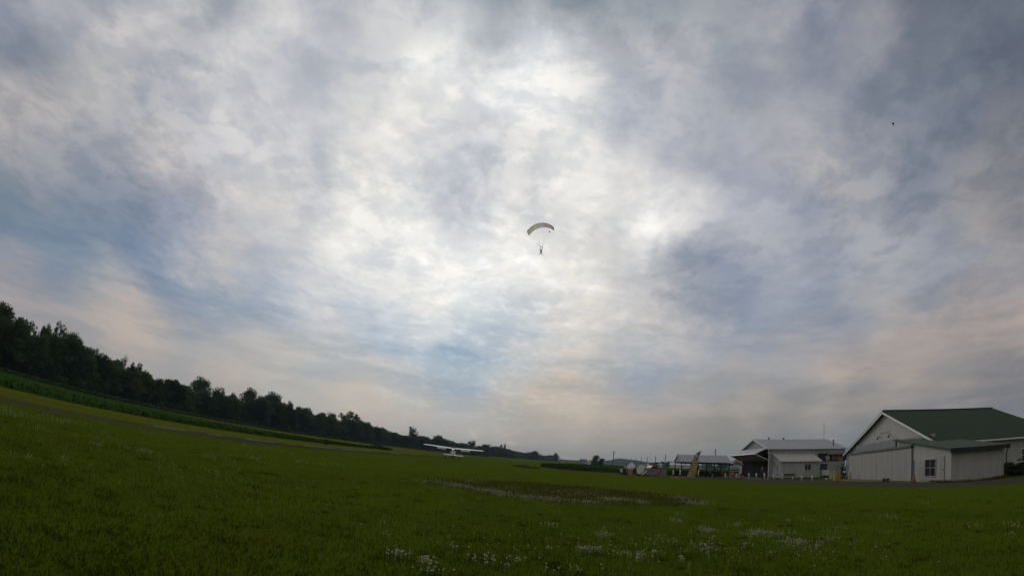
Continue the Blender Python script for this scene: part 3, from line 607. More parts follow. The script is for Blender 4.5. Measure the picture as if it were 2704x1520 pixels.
g = G(861, 1174); plant('shrub', g.x, g.y, 1.15, .62, 'small dark cone-shaped bush alone on the verge beyond the runway', 'bush', name='bush')
g = G(994, 1184); plant('shrub', g.x, g.y, 1.3, 2.4, 'low dark bush at the end of the crop beyond the runway', 'bush', name='bush')
g = G(1018, 1187); plant('shrub', g.x, g.y, .8, 3.0, 'low tuft of dark weeds right of the bush at the crop end', 'bush', name='bush')
g = G(1382, 1233); plant('shrub', g.x, g.y, .5, 2.1, 'low weedy clump on the grass left of the bean field', 'bush', name='bush')
g = G(1414, 1236); plant('shrub', g.x, g.y, .3, 1.2, 'tiny weedy clump beside the tip of the bean field', 'bush', name='bush')
for pl in PRO.values():
    for p in pl:
        if p.name.split('.')[0] and p not in [] and p.get('label') == 'x':
            for ch in list(p.children): bpy.data.objects.remove(ch)
            bpy.data.objects.remove(p)

# ------------------------------------------------------------------ green-roofed hangar
WHITE = lambda: mat('white_steel', (.62, .62, .60), .5, .08, 1.2)
DARK = mat('dark_trim', (.022, .025, .028), .6, .2, 3.)
BLACK = mat('black_interior', (.012, .013, .016), .9, .2, 2.)
GLASS = mat('dark_glass', (.02, .025, .03), .12, .1, 1., spec=.6)
WTRIM = mat('white_trim', (.72, .72, .69), .5, .06, 4.)
HWALL = siding('hangar_siding', (.385, .378, .362), .45, .06)
DOORS = siding('hangar_door_sheet', (.325, .322, .312), .9, .05)
GROOF = siding('green_roof_sheet', (.036, .064, .034), .75, .15, .95, 0., .14)
PANEL = mat('translucent_panel', (.155, .185, .20), .35, .2, .6)
GUTTER = mat('gutter_black', (.018, .022, .024), .45, .2, 3.)
GALV = siding('galvanised_sheet', (.37, .37, .39), .5, .25, .45, .1, .12)
A = G(2243, 1264.5); Bp = G(2512, 1272.5); ang = math.atan2((Bp-A).y, (Bp-A).x)
# local frame: x along the front (far -> near), y = into the building
hg = thing('green_roofed_hangar', 'large pale hangar with green gabled roof, sliding doors and lean-to at right', 'hangar', (A.x, A.y, 0), ang)
XL, XR, XP, ZE, ZP, Y0, Y1 = -13.4, 22.2, 5.4, 3.5, 8.05, 3.2, 20.7
b = MB(); b.prism([(XL, Y0, -.05), (XR, Y0, -.05), (XR, Y0, ZE), (XP, Y0, ZP-.12), (XL, Y0, ZE+.1)], (0, .15, 0))
b.prism([(XL, Y1-.15, -.05), (XR, Y1-.15, -.05), (XR, Y1-.15, ZE), (XP, Y1-.15, ZP-.12), (XL, Y1-.15, ZE+.1)], (0, .15, 0))
b.box((XR-.15, Y0+.15, -.05), (XR, Y1-.15, ZE-.02)); b.box((XL, Y0+.15, -.05), (XL+.15, Y1-.15, ZE-.02)); b.build('wall', HWALL, hg)
b = MB(); sl_ = (ZP-ZE)/(XR-XP); sL = (ZP-ZE-.1)/(XP-XL)
b.prism([(XP, Y0-.45, ZP+.14), (XR+.55, Y0-.45, ZE-sl_*.55+.14), (XR+.55, Y0-.45, ZE-sl_*.55), (XP, Y0-.45, ZP), (XL-.5, Y0-.45, ZE+.1-sL*.5), (XL-.5, Y0-.45, ZE+.24-sL*.5)], (0, Y1-Y0+.9, 0))
rf = b.build('roof', GROOF, hg)
b = MB()
for (x0, z0, x1, z1) in ((XP, ZP, XR+.55, ZE-sl_*.55), (XP, ZP, XL-.5, ZE+.1-sL*.5)):
    b.prism([(x0, Y0-.52, z0-.24), (x1, Y0-.52, z1-.24), (x1, Y0-.52, z1-.02), (x0, Y0-.52, z0-.02)], (0, .065, 0))
b.build('bargeboard', WTRIM, rf)
b = MB(); b.box((XP-.2, Y0-.4, ZP+.13), (XP+.2, Y1+.4, ZP+.22)); b.build('ridge_cap', GUTTER, rf)
b = MB(); zg = ZE-sl_*.55; b.box((XR+.56, Y0-.4, zg-.1), (XR+.70, Y1+.4, zg+.06)); b.build('gutter', WTRIM, rf)
# low front block with the sliding doors
b = MB(); b.box((0, 0, -.05), (18.2, Y0-.02, 3.3)); b.prism([(18.2, .0, -.05), (31.25, 0, -.05), (31.25, 0, 2.5), (18.2, 0, 3.9)], (0, 5.5, 0)); b.build('front_block', HWALL, hg)
b = MB(); b.prism([(18.0, -.35, 3.98), (31.7, -.35, 2.50), (31.7, -.35, 2.60), (18.0, -.35, 4.08)], (0, 6.2, 0)); lr = b.build('lean_to_roof', siding('faded_green_sheet', (.070, .102, .068), .75, .15, .95, 0., .16), hg)
b = MB(); b.box((31.71, -.35, 2.28), (31.85, 5.85, 2.60)); b.build('gutter', GUTTER, lr)
b = MB(); b.tube([(31.7, 5.7, 2.3), (31.5, 5.72, 2.1), (31.33, 5.72, 1.9), (31.33, 5.72, .1)], .06, 6); b.build('downpipe', GUTTER, lr)
for x0, x1 in ((.15, 5.9), (5.95, 11.6), (11.65, 17.0), (17.05, 22.6)):
    b = MB(); b.box((x0, -.14, .06), (x1, -.06, 3.12)); b.build('sliding_door', DOORS, hg)
b = MB(); b.box((-.4, -.26, 3.13), (22.7, -.03, 3.30)); b.build('door_track', DARK, hg)
b = MB(); b.box((3.3, -.10, 3.36), (17.9, .30, 4.15)); b.build('light_panel', PANEL, hg)
b = MB(); b.box((18.9, -.05, 3.34), (22.7, -.02, 3.62)); b.box((18.8, -.07, 3.32), (22.8, -.051, 3.36)); b.build('vent_strip', PANEL, hg)
b = MB(); b.box((12.0, Y0-.08, 3.9), (21.0, Y0-.01, 4.35)); b.build('upper_light_panel', PANEL, hg)
for x in (2.3, 7.8): pass
b = MB()
for x in (3.1, 7.4): b.tube([(x, Y0-.02, 5.15), (x, Y0-.3, 5.2), (x, Y0-.35, 5.0)], .05, 6); b.ball((x, Y0-.36, 4.93), .13)
b.tube([(3.1, Y0-.03, 5.55), (7.4, Y0-.03, 5.55)], .02, 5); b.build('wall_lamp', DARK, hg)
def window(parent, x0, x1, z0, z1, y=0., out=-1, bars=(1, 1), frame=WTRIM, glass=GLASS, t=.07, axis='x'):
    f = MB(); p = MB()
    def bx(mb, a0, a1, c0, c1, d0, d1):
        if axis == 'x': mb.box((a0, min(y+out*d0, y+out*d1), c0), (a1, max(y+out*d0, y+out*d1), c1))
        else: mb.box((min(y+out*d0, y+out*d1), a0, c0), (max(y+out*d0, y+out*d1), a1, c1))
    bx(f, x0-t, x1+t, z1, z1+t, .002, .07); bx(f, x0-t, x1+t, z0-t, z0, .002, .09); bx(f, x0-t, x0, z0, z1, .002, .07); bx(f, x1, x1+t, z0, z1, .002, .07)
    for i in range(1, bars[0]+1): xm = x0+(x1-x0)*i/(bars[0]+1); bx(f, xm-t*.35, xm+t*.35, z0, z1, .012, .06)
    if bars[1]:
        for i in range(1, bars[1]+1): zm = z0+(z1-z0)*i/(bars[1]+1); bx(f, x0, x1, zm-t*.3, zm+t*.3, .012, .055)
    fo = f.build('window', frame, parent); bx(p, x0, x1, z0, z1, .004, .010); p.build('pane', glass, fo); return fo
window(hg, 25.8, 28.1, .50, 1.88, 0, -1, (1, 1), frame=mat('grey_trim', (.42, .42, .40), .6, .08, 4.), t=.05)
b = MB(); b.box((29.0, -.05, .02), (30.0, -.004, 2.05)); dr = b.build('door', DOORS, hg); b = MB(); b.ball((29.85, -.09, 1.0), .05); b.build('handle', DARK, dr)
window(hg, 6.9, 8.1, 1.0, 2.3, XR, 1, (0, 1), axis='y'); window(hg, 14.4, 16.4, 1.0, 2.2, XR, 1, (1, 1), axis='y')
b = MB(); b.tube([(XR+.62, 6.1, zg), (XR+.25, 6.0, zg-.35), (XR+.1, 6.0, 2.6), (XR+.1, 6.0, .1)], .055, 6); b.build('downpipe', WTRIM, hg)
b = MB(); b.box((XR+.05, 6.6, 2.7), (XR+.35, 6.95, 3.2)); b.tube([(XR, 6.8, 2.9), (XR+.8, 6.5, 3.1)], .05, 6); b.build('floodlight', mat('grey_fitting', (.3, .31, .33), .5), hg)
b = MB(); b.tube([(-1.2, 2.2, 3.35), (-2.6, 1.4, 2.75), (-3.4, .8, 2.45)], .09, 7); b.build('rain_spout', WTRIM, hg)
HM = hg.matrix_world = Matrix.Translation((A.x, A.y, 0)) @ Matrix.Rotation(ang, 4, 'Z')
def HL(x, y, z=0): return HM @ Vector((x, y, z))

# the building is slightly out of square: its length runs back at 102 degrees to the front
for o in hg.children_recursive:
    for v in o.data.vertices:
        if v.co.y > Y0-.6: v.co.x -= .22*(v.co.y-Y0+.6)

# things standing along the hangar front
g = G(2275.5, 1265.6); ld = thing('stepladder', 'tall aluminium stepladder standing open against the pale hangar doors', 'stepladder', g, rad(20))
AL = mat('aluminium', (.55, .55, .56), .35, .1, 8., metal=.6)
for y0, y1, nm in ((-.55, -.05, 'front_frame'), (.5, .05, 'rear_frame')):
    b = MB(); 
    for s in (-1, 1): b.tube([(s*.30, y0, 0), (s*.19, y1, 1.86)], .035, 6)
    for k in range(1, 7):
        f = k/7; w_ = .30-.11*f; yy = y0+(y1-y0)*f
        if nm == 'front_frame' or k in (2, 5): b.box((-w_, yy-.045, 1.86*f-.015), (w_, yy+.045, 1.86*f+.015))
    b.build(nm, AL, ld)
b = MB(); b.box((-.25, -.14, 1.86), (.25, .14, 1.93)); b.build('top_cap', DARK, ld)
def barrel(name, lab, cat, loc, r, h, m, ribs=True, group=None):
    b = MB(); pr = [(r*.96, 0), (r, .03), (r, h*.30), (r*1.035, h*.33), (r, h*.36), (r, h*.63), (r*1.035, h*.66), (r, h*.69), (r, h-.03), (r*.94, h), (r*.3, h-.012)]
    b.loft([[(rr*math.cos(2*math.pi*k/18), rr*math.sin(2*math.pi*k/18), z) for k in range(18)] for rr, z in pr]); o = b.build(name, m, None, True); o.location = loc; return tag(o, lab, cat, group)
CREAM = mat('cream_plastic', (.50, .42, .26), .5, .12, 3.)
TAN = mat('tan_plastic', (.42, .29, .115), .55, .15, 3.)
g = G(2244, 1264.8); barrel('barrel', 'cream upright barrel at the left end of the pale hangar doors', 'barrel', g, .24, .95, CREAM)
g = G(2250.5, 1262.5); rl = thing('hose_reel', 'round brown hose reel leaning beside the cream barrel at the hangar', 'hose reel', g, ang)
b = MB(); b.tube([(-.12, -.2, .42), (.12, -.2, .42)], .40, 18); b.build('drum', mat('brown_hose', (.11, .055, .03), .7, .3, 9.), rl)
b = MB(); 
for s in (-.16, .16): b.tube([(s, -.2, .42), (s, -.45, 0)], .025, 5); b.tube([(s, -.2, .42), (s, .1, 0)], .025, 5)
b.build('stand', DARK, rl)
g = G(2262, 1264.6); jg = MB(); jg.box((-.2, -.18, 0), (.2, .18, .28)); jg.tube([(0, 0, .28), (0, 0, .36)], .06, 8); jg.tube([(-.12, 0, .28), (-.1, 0, .38), (.1, 0, .38), (.12, 0, .28)], .02, 5); o = jg.build('jerrycan', mat('pale_plastic', (.42, .43, .42), .5), None, False, .03); o.location = g; o.rotation_euler[2] = ang; tag(o, 'pale squat jerrycan on the ground between hose reel and stepladder', 'jerrycan')
def cone(name, lab, loc, h, s=.2, group=None):
    t = thing(name, lab, 'traffic cone', loc, random.uniform(0, 3), group); b = MB()
    b.loft([[(r_*math.cos(2*math.pi*k/14), r_*math.sin(2*math.pi*k/14), z) for k in range(14)] for r_, z in ((s*.72, .03), (s*.42, h*.5), (s*.14, h-.02), (s*.08, h))]); b.build('cone_body', mat('cone_orange', (.62, .085, .03), .5, .12, 5.), t, True)
    b = MB(); b.box((-s, -s, 0), (s, s, .035)); b.build('base', mat('cone_base', (.30, .05, .025), .7), t); return t
cone('traffic_cone', 'single orange traffic cone in front of the pale hangar wall', G(2414.5, 1272.3), .76, .19)
g = G(2406.5, 1267.6); b = MB(); b.box((-.22, -.15, 0), (.22, .15, .24)); b.box((-.24, -.17, .241), (.24, .17, .29)); o = b.build('toolbox', DARK, None, False, .015); o.location = g; o.rotation_euler[2] = ang; tag(o, 'small black toolbox on the ground just left of the orange cone', 'toolbox')
g = HL(24.2, -.5); fb = thing('banner_flag', 'narrow dark blue upright banner against the hangar wall right of the cone', 'banner', g, ang)
b = MB(); n_ = 8; b.loft([[(-.16+.02*math.sin(z*3), -.012, z), (.16+.02*math.sin(z*3), -.012, z), (.16+.02*math.sin(z*3), .012, z), (-.16+.02*math.sin(z*3), .012, z)] for z in [.12+1.78*i/n_ for i in range(n_+1)]]); b.build('cloth', mat('blue_cloth', (.045, .055, .16), .8, .35, 2.5), fb)
b = MB(); b.tube([(-.19, .02, 0), (-.19, .02, 1.95)], .018, 6); b.box((-.3, -.2, 0), (.3, .2, .04)); b.build('pole', DARK, fb)
g = G(2339, 1271); bn = thing('bench', 'low dark wooden bench on the grass edge before the hangar doors', 'bench', g, ang); WOODD = mat('weathered_wood', (.085, .065, .05), .85, .3, 6.)
b = MB(); 
for y in (-.17, .02): b.box((-.8, y, .30), (.8, y+.15, .34))
b.build('seat', WOODD, bn)
for s in (-1, 1): b = MB(); b.box((s*.6-.05, -.16, 0), (s*.6+.05, .16, .298)); b.build('leg', WOODD, bn)
for px, py, w, h, lab in [(2652, 1257, 2.3, 1.25, 'dark rounded shrub against the hangar wall, nearest the downpipe'),(2678, 1253.5, 1.6, .95, 'dark rounded shrub between two others along the right end of the hangar wall'),(2706, 1253, 1.9, 1.25, 'dark rounded shrub at the far right along the hangar wall')]:
    g = G(px, py); plant('shrub', g.x, g.y, h*1.08, w, lab, 'shrub', name='rounded_shrub')
g = G(2683, 1254); b = MB(); b.loft([[(r_*math.cos(k*.5236), r_*math.sin(k*.5236), z) for k in range(12)] for r_, z in ((.10, 0), (.14, .12), (.17, .3), (.19, .31), (.15, .27))]); o = b.build('plant_pot', mat('pot_pale', (.4, .38, .33), .7), None, True); o.location = g; tag(o, 'pale plant pot between two shrubs by the hangar wall', 'plant pot')

# ------------------------------------------------------------------ grey-roofed hangar with raised bifold door
A2 = Vector((42.54, 82.78, 0)); an2 = rad(-9.31)
mb_ = thing('grey_roofed_hangar', 'pale grey metal hangar with light grey roof, raised folding door and small lean-to', 'hangar', A2, an2); M2 = Matrix.Translation(A2) @ Matrix.Rotation(an2, 4, 'Z')
def ML(x, y, z=0): return M2 @ Vector((x, y, z))
GW1 = siding('grey_wall_sheet', (.37, .38, .37), .4, .25); GW2 = siding('lean_to_sheet', (.46, .465, .44), .4, .2)
WB, DB, ZE2, ZR2 = 13.4, 18.4, 4.62, 6.55
b = MB(); b.box((0, 0, -.05), (WB, .12, ZE2)); b.box((0, DB-.12, -.05), (WB, DB, ZE2)); b.prism([(WB-.12, .12, -.05), (WB-.12, DB-.12, -.05), (WB-.12, DB-.12, ZE2), (WB-.12, DB/2, ZR2-.06), (WB-.12, .12, ZE2)], (.12, 0, 0))
b.prism([(0, .121, ZE2-.2), (0, DB-.121, ZE2-.2), (0, DB-.121, ZE2), (0, DB/2, ZR2-.06), (0, .121, ZE2)], (.12, 0, 0)); b.box((0, DB-1.2, -.05), (.12, DB-.121, ZE2-.2)); b.build('wall', GW1, mb_)
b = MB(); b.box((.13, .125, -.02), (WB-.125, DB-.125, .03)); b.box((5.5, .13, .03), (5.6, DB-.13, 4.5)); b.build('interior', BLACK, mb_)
b = MB(); b.prism([(-.35, -.4, ZE2-.07), (-.35, DB/2, ZR2), (-.35, DB+.4, ZE2-.07), (-.35, DB+.4, ZE2+.03), (-.35, DB/2, ZR2+.1), (-.35, -.4, ZE2+.03)], (WB+.7, 0, 0)); rf = b.build('roof', GALV, mb_)
b = MB(); 
for s in (0, 1):
    ya, yb = (-.4, DB/2) if s == 0 else (DB+.4, DB/2)
    b.prism([(-.41, ya, ZE2-.2), (-.41, yb, ZR2-.13), (-.41, yb, ZR2+.1), (-.41, ya, ZE2+.03)], (.055, 0, 0))
b.build('bargeboard', WTRIM, rf)
for x in (2.6, 5.4): b = MB(); b.tube([(x, DB/2, ZR2+.08), (x, DB/2, ZR2+.32)], .12, 8); b.tube([(x, DB/2, ZR2+.32), (x, DB/2, ZR2+.4)], .2, 8); b.build('roof_vent', DARK, rf)
b = MB(); b.tube([(12.2, 2.4, 5.1), (12.2, 2.4, 6.0)], .10, 8); b.tube([(12.2, 2.4, 6.0), (12.2, 2.4, 6.15)], .17, 8); b.build('vent_pipe', DARK, rf)
b = MB(); b.tube([(WB-.1, DB/2, ZR2), (WB-.1, DB/2, ZR2+2.9)], .035, 6); b.tube([(WB-.35, DB/2, ZR2+2.5), (WB+.15, DB/2, ZR2+2.5)], .02, 5); b.build('aerial', mat('grey_steel', (.25, .26, .28), .5), rf)
# bifold door: hinged at the lintel, folded outward
b = MB(); YA, YB = .45, 17.3
b.prism([(-.12, YA, 4.98), (-2.35, YA, 3.98), (-2.35, YA, 3.88), (-.12, YA, 4.88)], (0, YB-YA, 0)); bd = b.build('folding_door', GALV, mb_)
b = MB(); b.prism([(-2.33, YA, 3.86), (-.10, YA, 2.92), (-.10, YA, 2.84), (-2.33, YA, 3.78)], (0, YB-YA, 0)); b.build('lower_leaf', siding('door_underside', (.20, .21, .19), .5, .2), bd)
b = MB()
for (p0, p1) in (((-.12, YA, 4.93), (-2.35, YA, 3.93)), ((-2.33, YA, 3.82), (-.1, YA, 2.88))): b.tube([p0, p1], .06, 6)
b.tube([(-2.38, YA, 3.87), (-2.38, YB, 3.87)], .07, 6); b.build('edge_frame', WTRIM, bd)
b = MB(); b.tube([(-.10, .2, .0), (-.12, .25, 4.6)], .10, 7); b.build('door_post', WTRIM, mb_)
b = MB(); b.box((-.3, .25, 4.0), (-.05, .45, 4.25)); b.build('floodlight', WTRIM, mb_)
# lean-to room
b = MB(); b.prism([(.55, -3.85, -.05), (.55, -.002, -.05), (.55, -.002, 3.80), (.55, -3.85, 2.70)], (6.6, 0, 0)); lw = b.build('lean_to', GW2, mb_)
b = MB(); b.prism([(.3, -4.15, 2.63), (.3, -.003, 3.82), (.3, -.003, 3.92), (.3, -4.15, 2.74)], (7.1, 0, 0)); b.build('roof', siding('lean_to_roof_sheet', (.46, .44, .405), .4, .2), lw)
b = MB(); b.box((.3, -4.22, 2.55), (7.4, -4.152, 2.74)); b.build('fascia', WTRIM, lw)
window(lw, 4.55, 5.6, 1.25, 2.2, -3.85, -1, (1, 0)); window(lw, -2.75, -2.05, 1.05, 2.15, .55, -1, (1, 0), axis='y')
b = MB(); b.box((.30, -2.95, .82), (.549, -1.85, .92)); b.build('ledge', WTRIM, lw)
b = MB(); b.box((.8, -4.25, .70), (2.9, -3.852, .76)); 
for x in (.9, 2.7): b.tube([(x, -4.1, 0), (x, -4.1, .7)], .03, 5)
b.build('shelf', WOODD, lw)
b = MB(); b.box((.45, -.9, 2.15), (.549, -.55, 2.45)); b.build('meter', DARK, lw); b = MB(); b.box((.45, -1.4, 1.85), (.549, -1.2, 2.0)); b.build('socket', DARK, lw)
# right-hand part of the front wall
window(mb_, 8.9, 10.0, 1.25, 2.15, 0, -1, (3, 3), frame=mat('teal_frame', (.075, .10, .11), .5), glass=mat('teal_glass', (.05, .075, .08), .2, spec=.6))
b = MB(); b.box((9.0, -.45, .30), (10.45, -.03, 1.2)); b.build('meter_box', WTRIM, mb_, False, .03)
b = MB(); b.box((11.75, -.05, .03), (12.55, -.004, 2.05)); dr = b.build('door', DOORS, mb_); b = MB(); b.ball((11.85, -.09, 1.0), .05); b.build('handle', DARK, dr)
b = MB(); b.box((12.75, -.04, .5), (13.1, -.004, 2.1)); b.build('side_opening', BLACK, mb_)  # flat black plate stands in for the dark of a door gap
NAVY = mat('navy_board', (.016, .026, .052), .5, .15, 2.); ORANGE = mat('sign_orange', (.45, .13, .075), .55, .15, 6.); PINK = mat('sign_pale', (.62, .50, .44), .55, .1, 6.); SIGNW = mat('sign_white', (.68, .64, .60), .55, .06, 6.)
def text_mesh(txt, size, m, parent, name, loc, rot, extrude=.01, shear=.2, squash=1.):
    cu = bpy.data.curves.new(name, 'FONT'); cu.body = txt; cu.size = size; cu.extrude = extrude; cu.shear = shear; cu.align_x = 'CENTER'; cu.align_y = 'CENTER'; cu.offset = .012*size
    o = bpy.data.objects.new(name, cu); C.objects.link(o); dg = bpy.context.evaluated_depsgraph_get(); me = bpy.data.meshes.new_from_object(o.evaluated_get(dg)); bpy.data.objects.remove(o)
    me.materials.clear(); me.materials.append(m); q = bpy.data.objects.new(name, me); C.objects.link(q); q.parent = parent; q.location = loc; q.rotation_euler = rot; q.scale = (squash, 1, 1); return q
def disc(mb, c, r0, r1, y0, y1, a0=0, a1=360, n=28):
    pts = []
    for k in range(n+1):
        a = rad(a0+(a1-a0)*k/n); pts.append((math.cos(a), math.sin(a)))
    for (ca, sa), (cb, sb) in zip(pts, pts[1:]):
        mb.prism([(c[0]+r0*ca, y0, c[2]+r0*sa), (c[0]+r1*ca, y0, c[2]+r1*sa), (c[0]+r1*cb, y0, c[2]+r1*sb), (c[0]+r0*cb, y0, c[2]+r0*sb)] if r0 > 0 else [(c[0], y0, c[2]), (c[0]+r1*ca, y0, c[2]+r1*sa), (c[0]+r1*cb, y0, c[2]+r1*sb)], (0, y1-y0, 0))
sg = thing('shop_sign', 'wide navy sign board with round orange emblem and orange lettering on the grey hangar wall', 'sign', ML(11.1, -.02, 0), an2)
b = MB(); b.box((-2.7, -.14, 2.70), (2.72, 0, 3.92)); b.build('board', NAVY, sg)
b = MB(); b.box((-1.2, -.55, 3.74), (2.72, -.142, 3.80)); b.build('ledge', WTRIM, sg)
em = MB(); disc(em, (-1.05, 0, 3.12), .23, .38, -.185, -.142); em = em.build('emblem', PINK, sg)
b = MB(); disc(b, (-1.05, 0, 3.12), 0, .228, -.178, -.142); b.build('emblem_disc', ORANGE, em)
b = MB(); disc(b, (-1.10, 0, 3.20), .07, .15, -.19, -.179, 20, 160, 10); b.build('emblem_mark', SIGNW, em)
text_mesh('Skydive', .72, ORANGE, sg, 'lettering', (.75, -.155, 3.22), (math.pi/2, 0, 0), .012, .18, .92)
text_mesh('Iowa', .32, SIGNW, sg, 'small_lettering', (1.35, -.155, 2.87), (math.pi/2, 0, 0), .012, .18, 1.1)
b = MB(); b.box((-.2, -.150, 2.955), (1.75, -.142, 2.975)); b.build('underline', SIGNW, sg)
g = G(2197, 1256); pg = thing('lamp_post', 'slim brown post with a small dark lamp in front of the navy sign', 'lamp post', g)
b = MB(); b.tube([(0, 0, 0), (0, 0, 3.3)], .06, 8); b.build('post', mat('brown_post', (.10, .075, .06), .8, .2, 5.), pg); b = MB(); b.box((-.13, -.13, 3.3), (.13, .13, 3.62)); b.loft([[(-.17,-.17,3.62),(.17,-.17,3.62),(.17,.17,3.62),(-.17,.17,3.62)],[(-.04,-.04,3.75),(.04,-.04,3.75),(.04,.04,3.75),(-.04,.04,3.75)]]); b.build('lamp', DARK, pg)
def crate(name, lab, cat, loc, w, d_, h, m, rz):
    t = thing(name, lab, cat, loc, rz); b = MB(); b.box((-w/2, -d_/2, 0), (w/2, d_/2, h)); b.build('tub', m, t, False, .04)
    b = MB(); b.box((-w/2-.03, -d_/2-.03, h+.002), (w/2+.03, d_/2+.03, h+.07)); b.build('lid', mat('pale_lid', (.45, .42, .36), .5), t, False, .02); return t
crate('storage_tub', 'cream square storage tub on the grass, left one of two beside the hangars', 'tub', G(2198, 1264), .8, .6, .95, CREAM, .3)
crate('storage_tub', 'ochre square storage tub on the grass, right one of two beside the hangars', 'tub', G(2209.5, 1268.4), .78, .6, 1.05, TAN, -.15)
g = G(2182.5, 1264.6); b = MB(); b.box((-.2, -.13, 0), (.2, .13, .12)); b.box((-.16, -.1, .121), (.16, .1, .16)); o = b.build('small_box', WTRIM, None, False, .02); o.location = g; o.rotation_euler[2] = .5; tag(o, 'small white box lying alone on the grass left of the tubs', 'box')
# utility vehicle parked in the gap between the two hangars
g = G(2231, 1259.5); ut = thing('utility_cart', 'dark utility cart with white bonnet parked in the gap between the two hangars', 'utility cart', g, rad(-110))
BODY = mat('cart_body', (.03, .035, .036), .4, .15, 3.)
b = MB(); b.prism([(-1.3, -.62, .35), (1.25, -.62, .35), (1.32, -.62, .75), (.55, -.62, .92), (.30, -.62, .92), (.28, -.62, .55), (-.55, -.62, .55), (-.6, -.62, .85), (-1.3, -.62, .85)], (0, 1.24, 0)); b.build('body', BODY, ut, False, .03)
b = MB(); b.prism([(.56, -.6, .925), (1.33, -.6, .76), (1.33, -.6, .80), (.56, -.6, .99)], (0, 1.2, 0)); b.build('bonnet', WTRIM, ut)
for s in (-.58, .58): b = MB(); b.tube([(.55, s, .9), (.25, s, 1.75), (-.55, s, 1.75), (-.6, s, .8)], .03, 6); b.build('roll_bar', DARK, ut)
b = MB(); b.prism([(.3, -.62, 1.76), (-.62, -.62, 1.79), (-.62, -.62, 1.83), (.3, -.62, 1.80)], (0, 1.24, 0)); b.build('canopy', WTRIM, ut)
b = MB(); b.box((-.5, -.55, .551), (.05, .55, .68)); b.box((-.58, -.55, .68), (-.48, .55, 1.15)); b.build('seat', BLACK, ut)
RUB = mat('rubber', (.018, .018, .019), .85, .2, 8.)
def wheel(parent, x, y, r, w, name='wheel'):
    b = MB(); b.tube([(x, y-w/2, r), (x, y-w*.32, r), (x, y+w*.32, r), (x, y+w/2, r)], [r*.9, r, r, r*.9], 14); o = b.build(name, RUB, parent, True)
    b = MB(); b.tube([(x, y-w/2-.01, r), (x, y+w/2+.01, r)], r*.45, 10); b.build('rim', AL, o); return o
for x in (-.85, .85):
    for y in (-.6, .6): wheel(ut, x, y, .3, .22)
for y in (-.42, .42): b = MB(); b.ball((1.30, y, .66), .09, 8, 6, (.4, 1, 1)); b.build('headlight', WTRIM, ut)
g = ML(13.75, -.55); dp = thing('feather_banner', 'tall blue and white printed banner standing in the gap beside the pale hangar corner', 'banner', g, an2)
b = MB(); b.cur = 0; zs = [.95+1.75*i/10 for i in range(11)]
for i in range(10):
    b.cur = (0, 1, 1, 0, 1, 0, 0, 1, 0, 0)[i]
    w0, w1 = (.34-.02*(i > 8)*2), (.34-.05*(i > 7))
    b.prism([(-w0, 0, zs[i]), (w0, .04*math.sin(i), zs[i]), (w1, .04*math.sin(i+1), zs[i+1]), (-w1, 0, zs[i+1])], (0, .015, 0))
b.build('cloth', [mat('pale_blue_cloth', (.30, .31, .40), .8, .3, 3.), mat('mid_blue_cloth', (.09, .10, .25), .8, .3, 3.)], dp); b = MB(); b.tube([(-.37, 0, 0), (-.37, 0, 2.75)], .02, 6); b.box((-.6, -.2, 0), (-.1, .2, .05)); b.build('pole', DARK, dp)

# ------------------------------------------------------------------ open pavilion
PA = Vector((28.9, 87.1, 0)); pa = rad(-7); pv = thing('pavilion', 'open-sided pavilion with grey gabled metal roof on dark posts', 'pavilion', PA, pa); MP = Matrix.Translation(PA) @ Matrix.Rotation(pa, 4, 'Z')
def PL(x, y, z=0): return MP @ Vector((x, y, z))
PW, PD, PE, PR = 8.2, 5.4, 2.42, 3.55
b = MB(); b.prism([(-.1, -.3, PE-.02), (-.1, PD/2, PR), (-.1, PD+.3, PE-.02), (-.1, PD+.3, PE+.06), (-.1, PD/2, PR+.08), (-.1, -.3, PE+.06)], (PW+.2, 0, 0)); rf = b.build('roof', GALV, pv)
for x in (.02, PW-.08): b = MB(); b.prism([(x, .02, PE), (x, PD/2, PR-.03), (x, PD-.02, PE)], (.06, 0, 0)); b.build('gable_panel', mat('gable_grey', (.29, .32, .29), .6), pv)
b = MB(); b.tube([(.0, PD/2, PR+.06), (.0, PD/2, PR+.36)], .03, 6); b.build('finial', DARK, rf)
b = MB(); b.box((.05, 0, PE-.24), (PW-.05, .1, PE-.03)); b.box((.05, PD-.1, PE-.24), (PW-.05, PD, PE-.03)); b.box((.05, .1, PE-.24), (.15, PD-.1, PE-.03)); b.box((PW-.15, .1, PE-.24), (PW-.05, PD-.1, PE-.03)); b.build('beam', DARK, pv)
for x in (.05, 2.75, 5.45, PW-.2):
    for y in (0, PD-.14): b = MB(); b.box((x, y+.001, 0), (x+.14, y+.139, PE-.241)); b.build('post', DARK, pv)
for x, d in ((.12, 1), (2.82, 1), (5.52, -1), (PW-.13, -1), (2.82, -1), (5.52, 1)): b = MB(); b.tube([(x, .07, PE-1.05), (x+d*.85, .07, PE-.2)], .045, 5); b.build('brace', DARK, pv)
b = MB()
for x in np.arange(.2, PW-.2, .155): b.box((x, PD+.02, .08), (x+.145, PD+.05, .98))
for z in (.25, .8): b.box((.15, PD+.051, z), (PW-.1, PD+.09, z+.08))
FEN = b.build('board_fence', mat('dark_boards', (.026, .036, .032), .85, .3, 4.)); FEN.location = PA; FEN.rotation_euler[2] = pa; tag(FEN, 'low dark board fence closing the back of the open pavilion', 'fence')
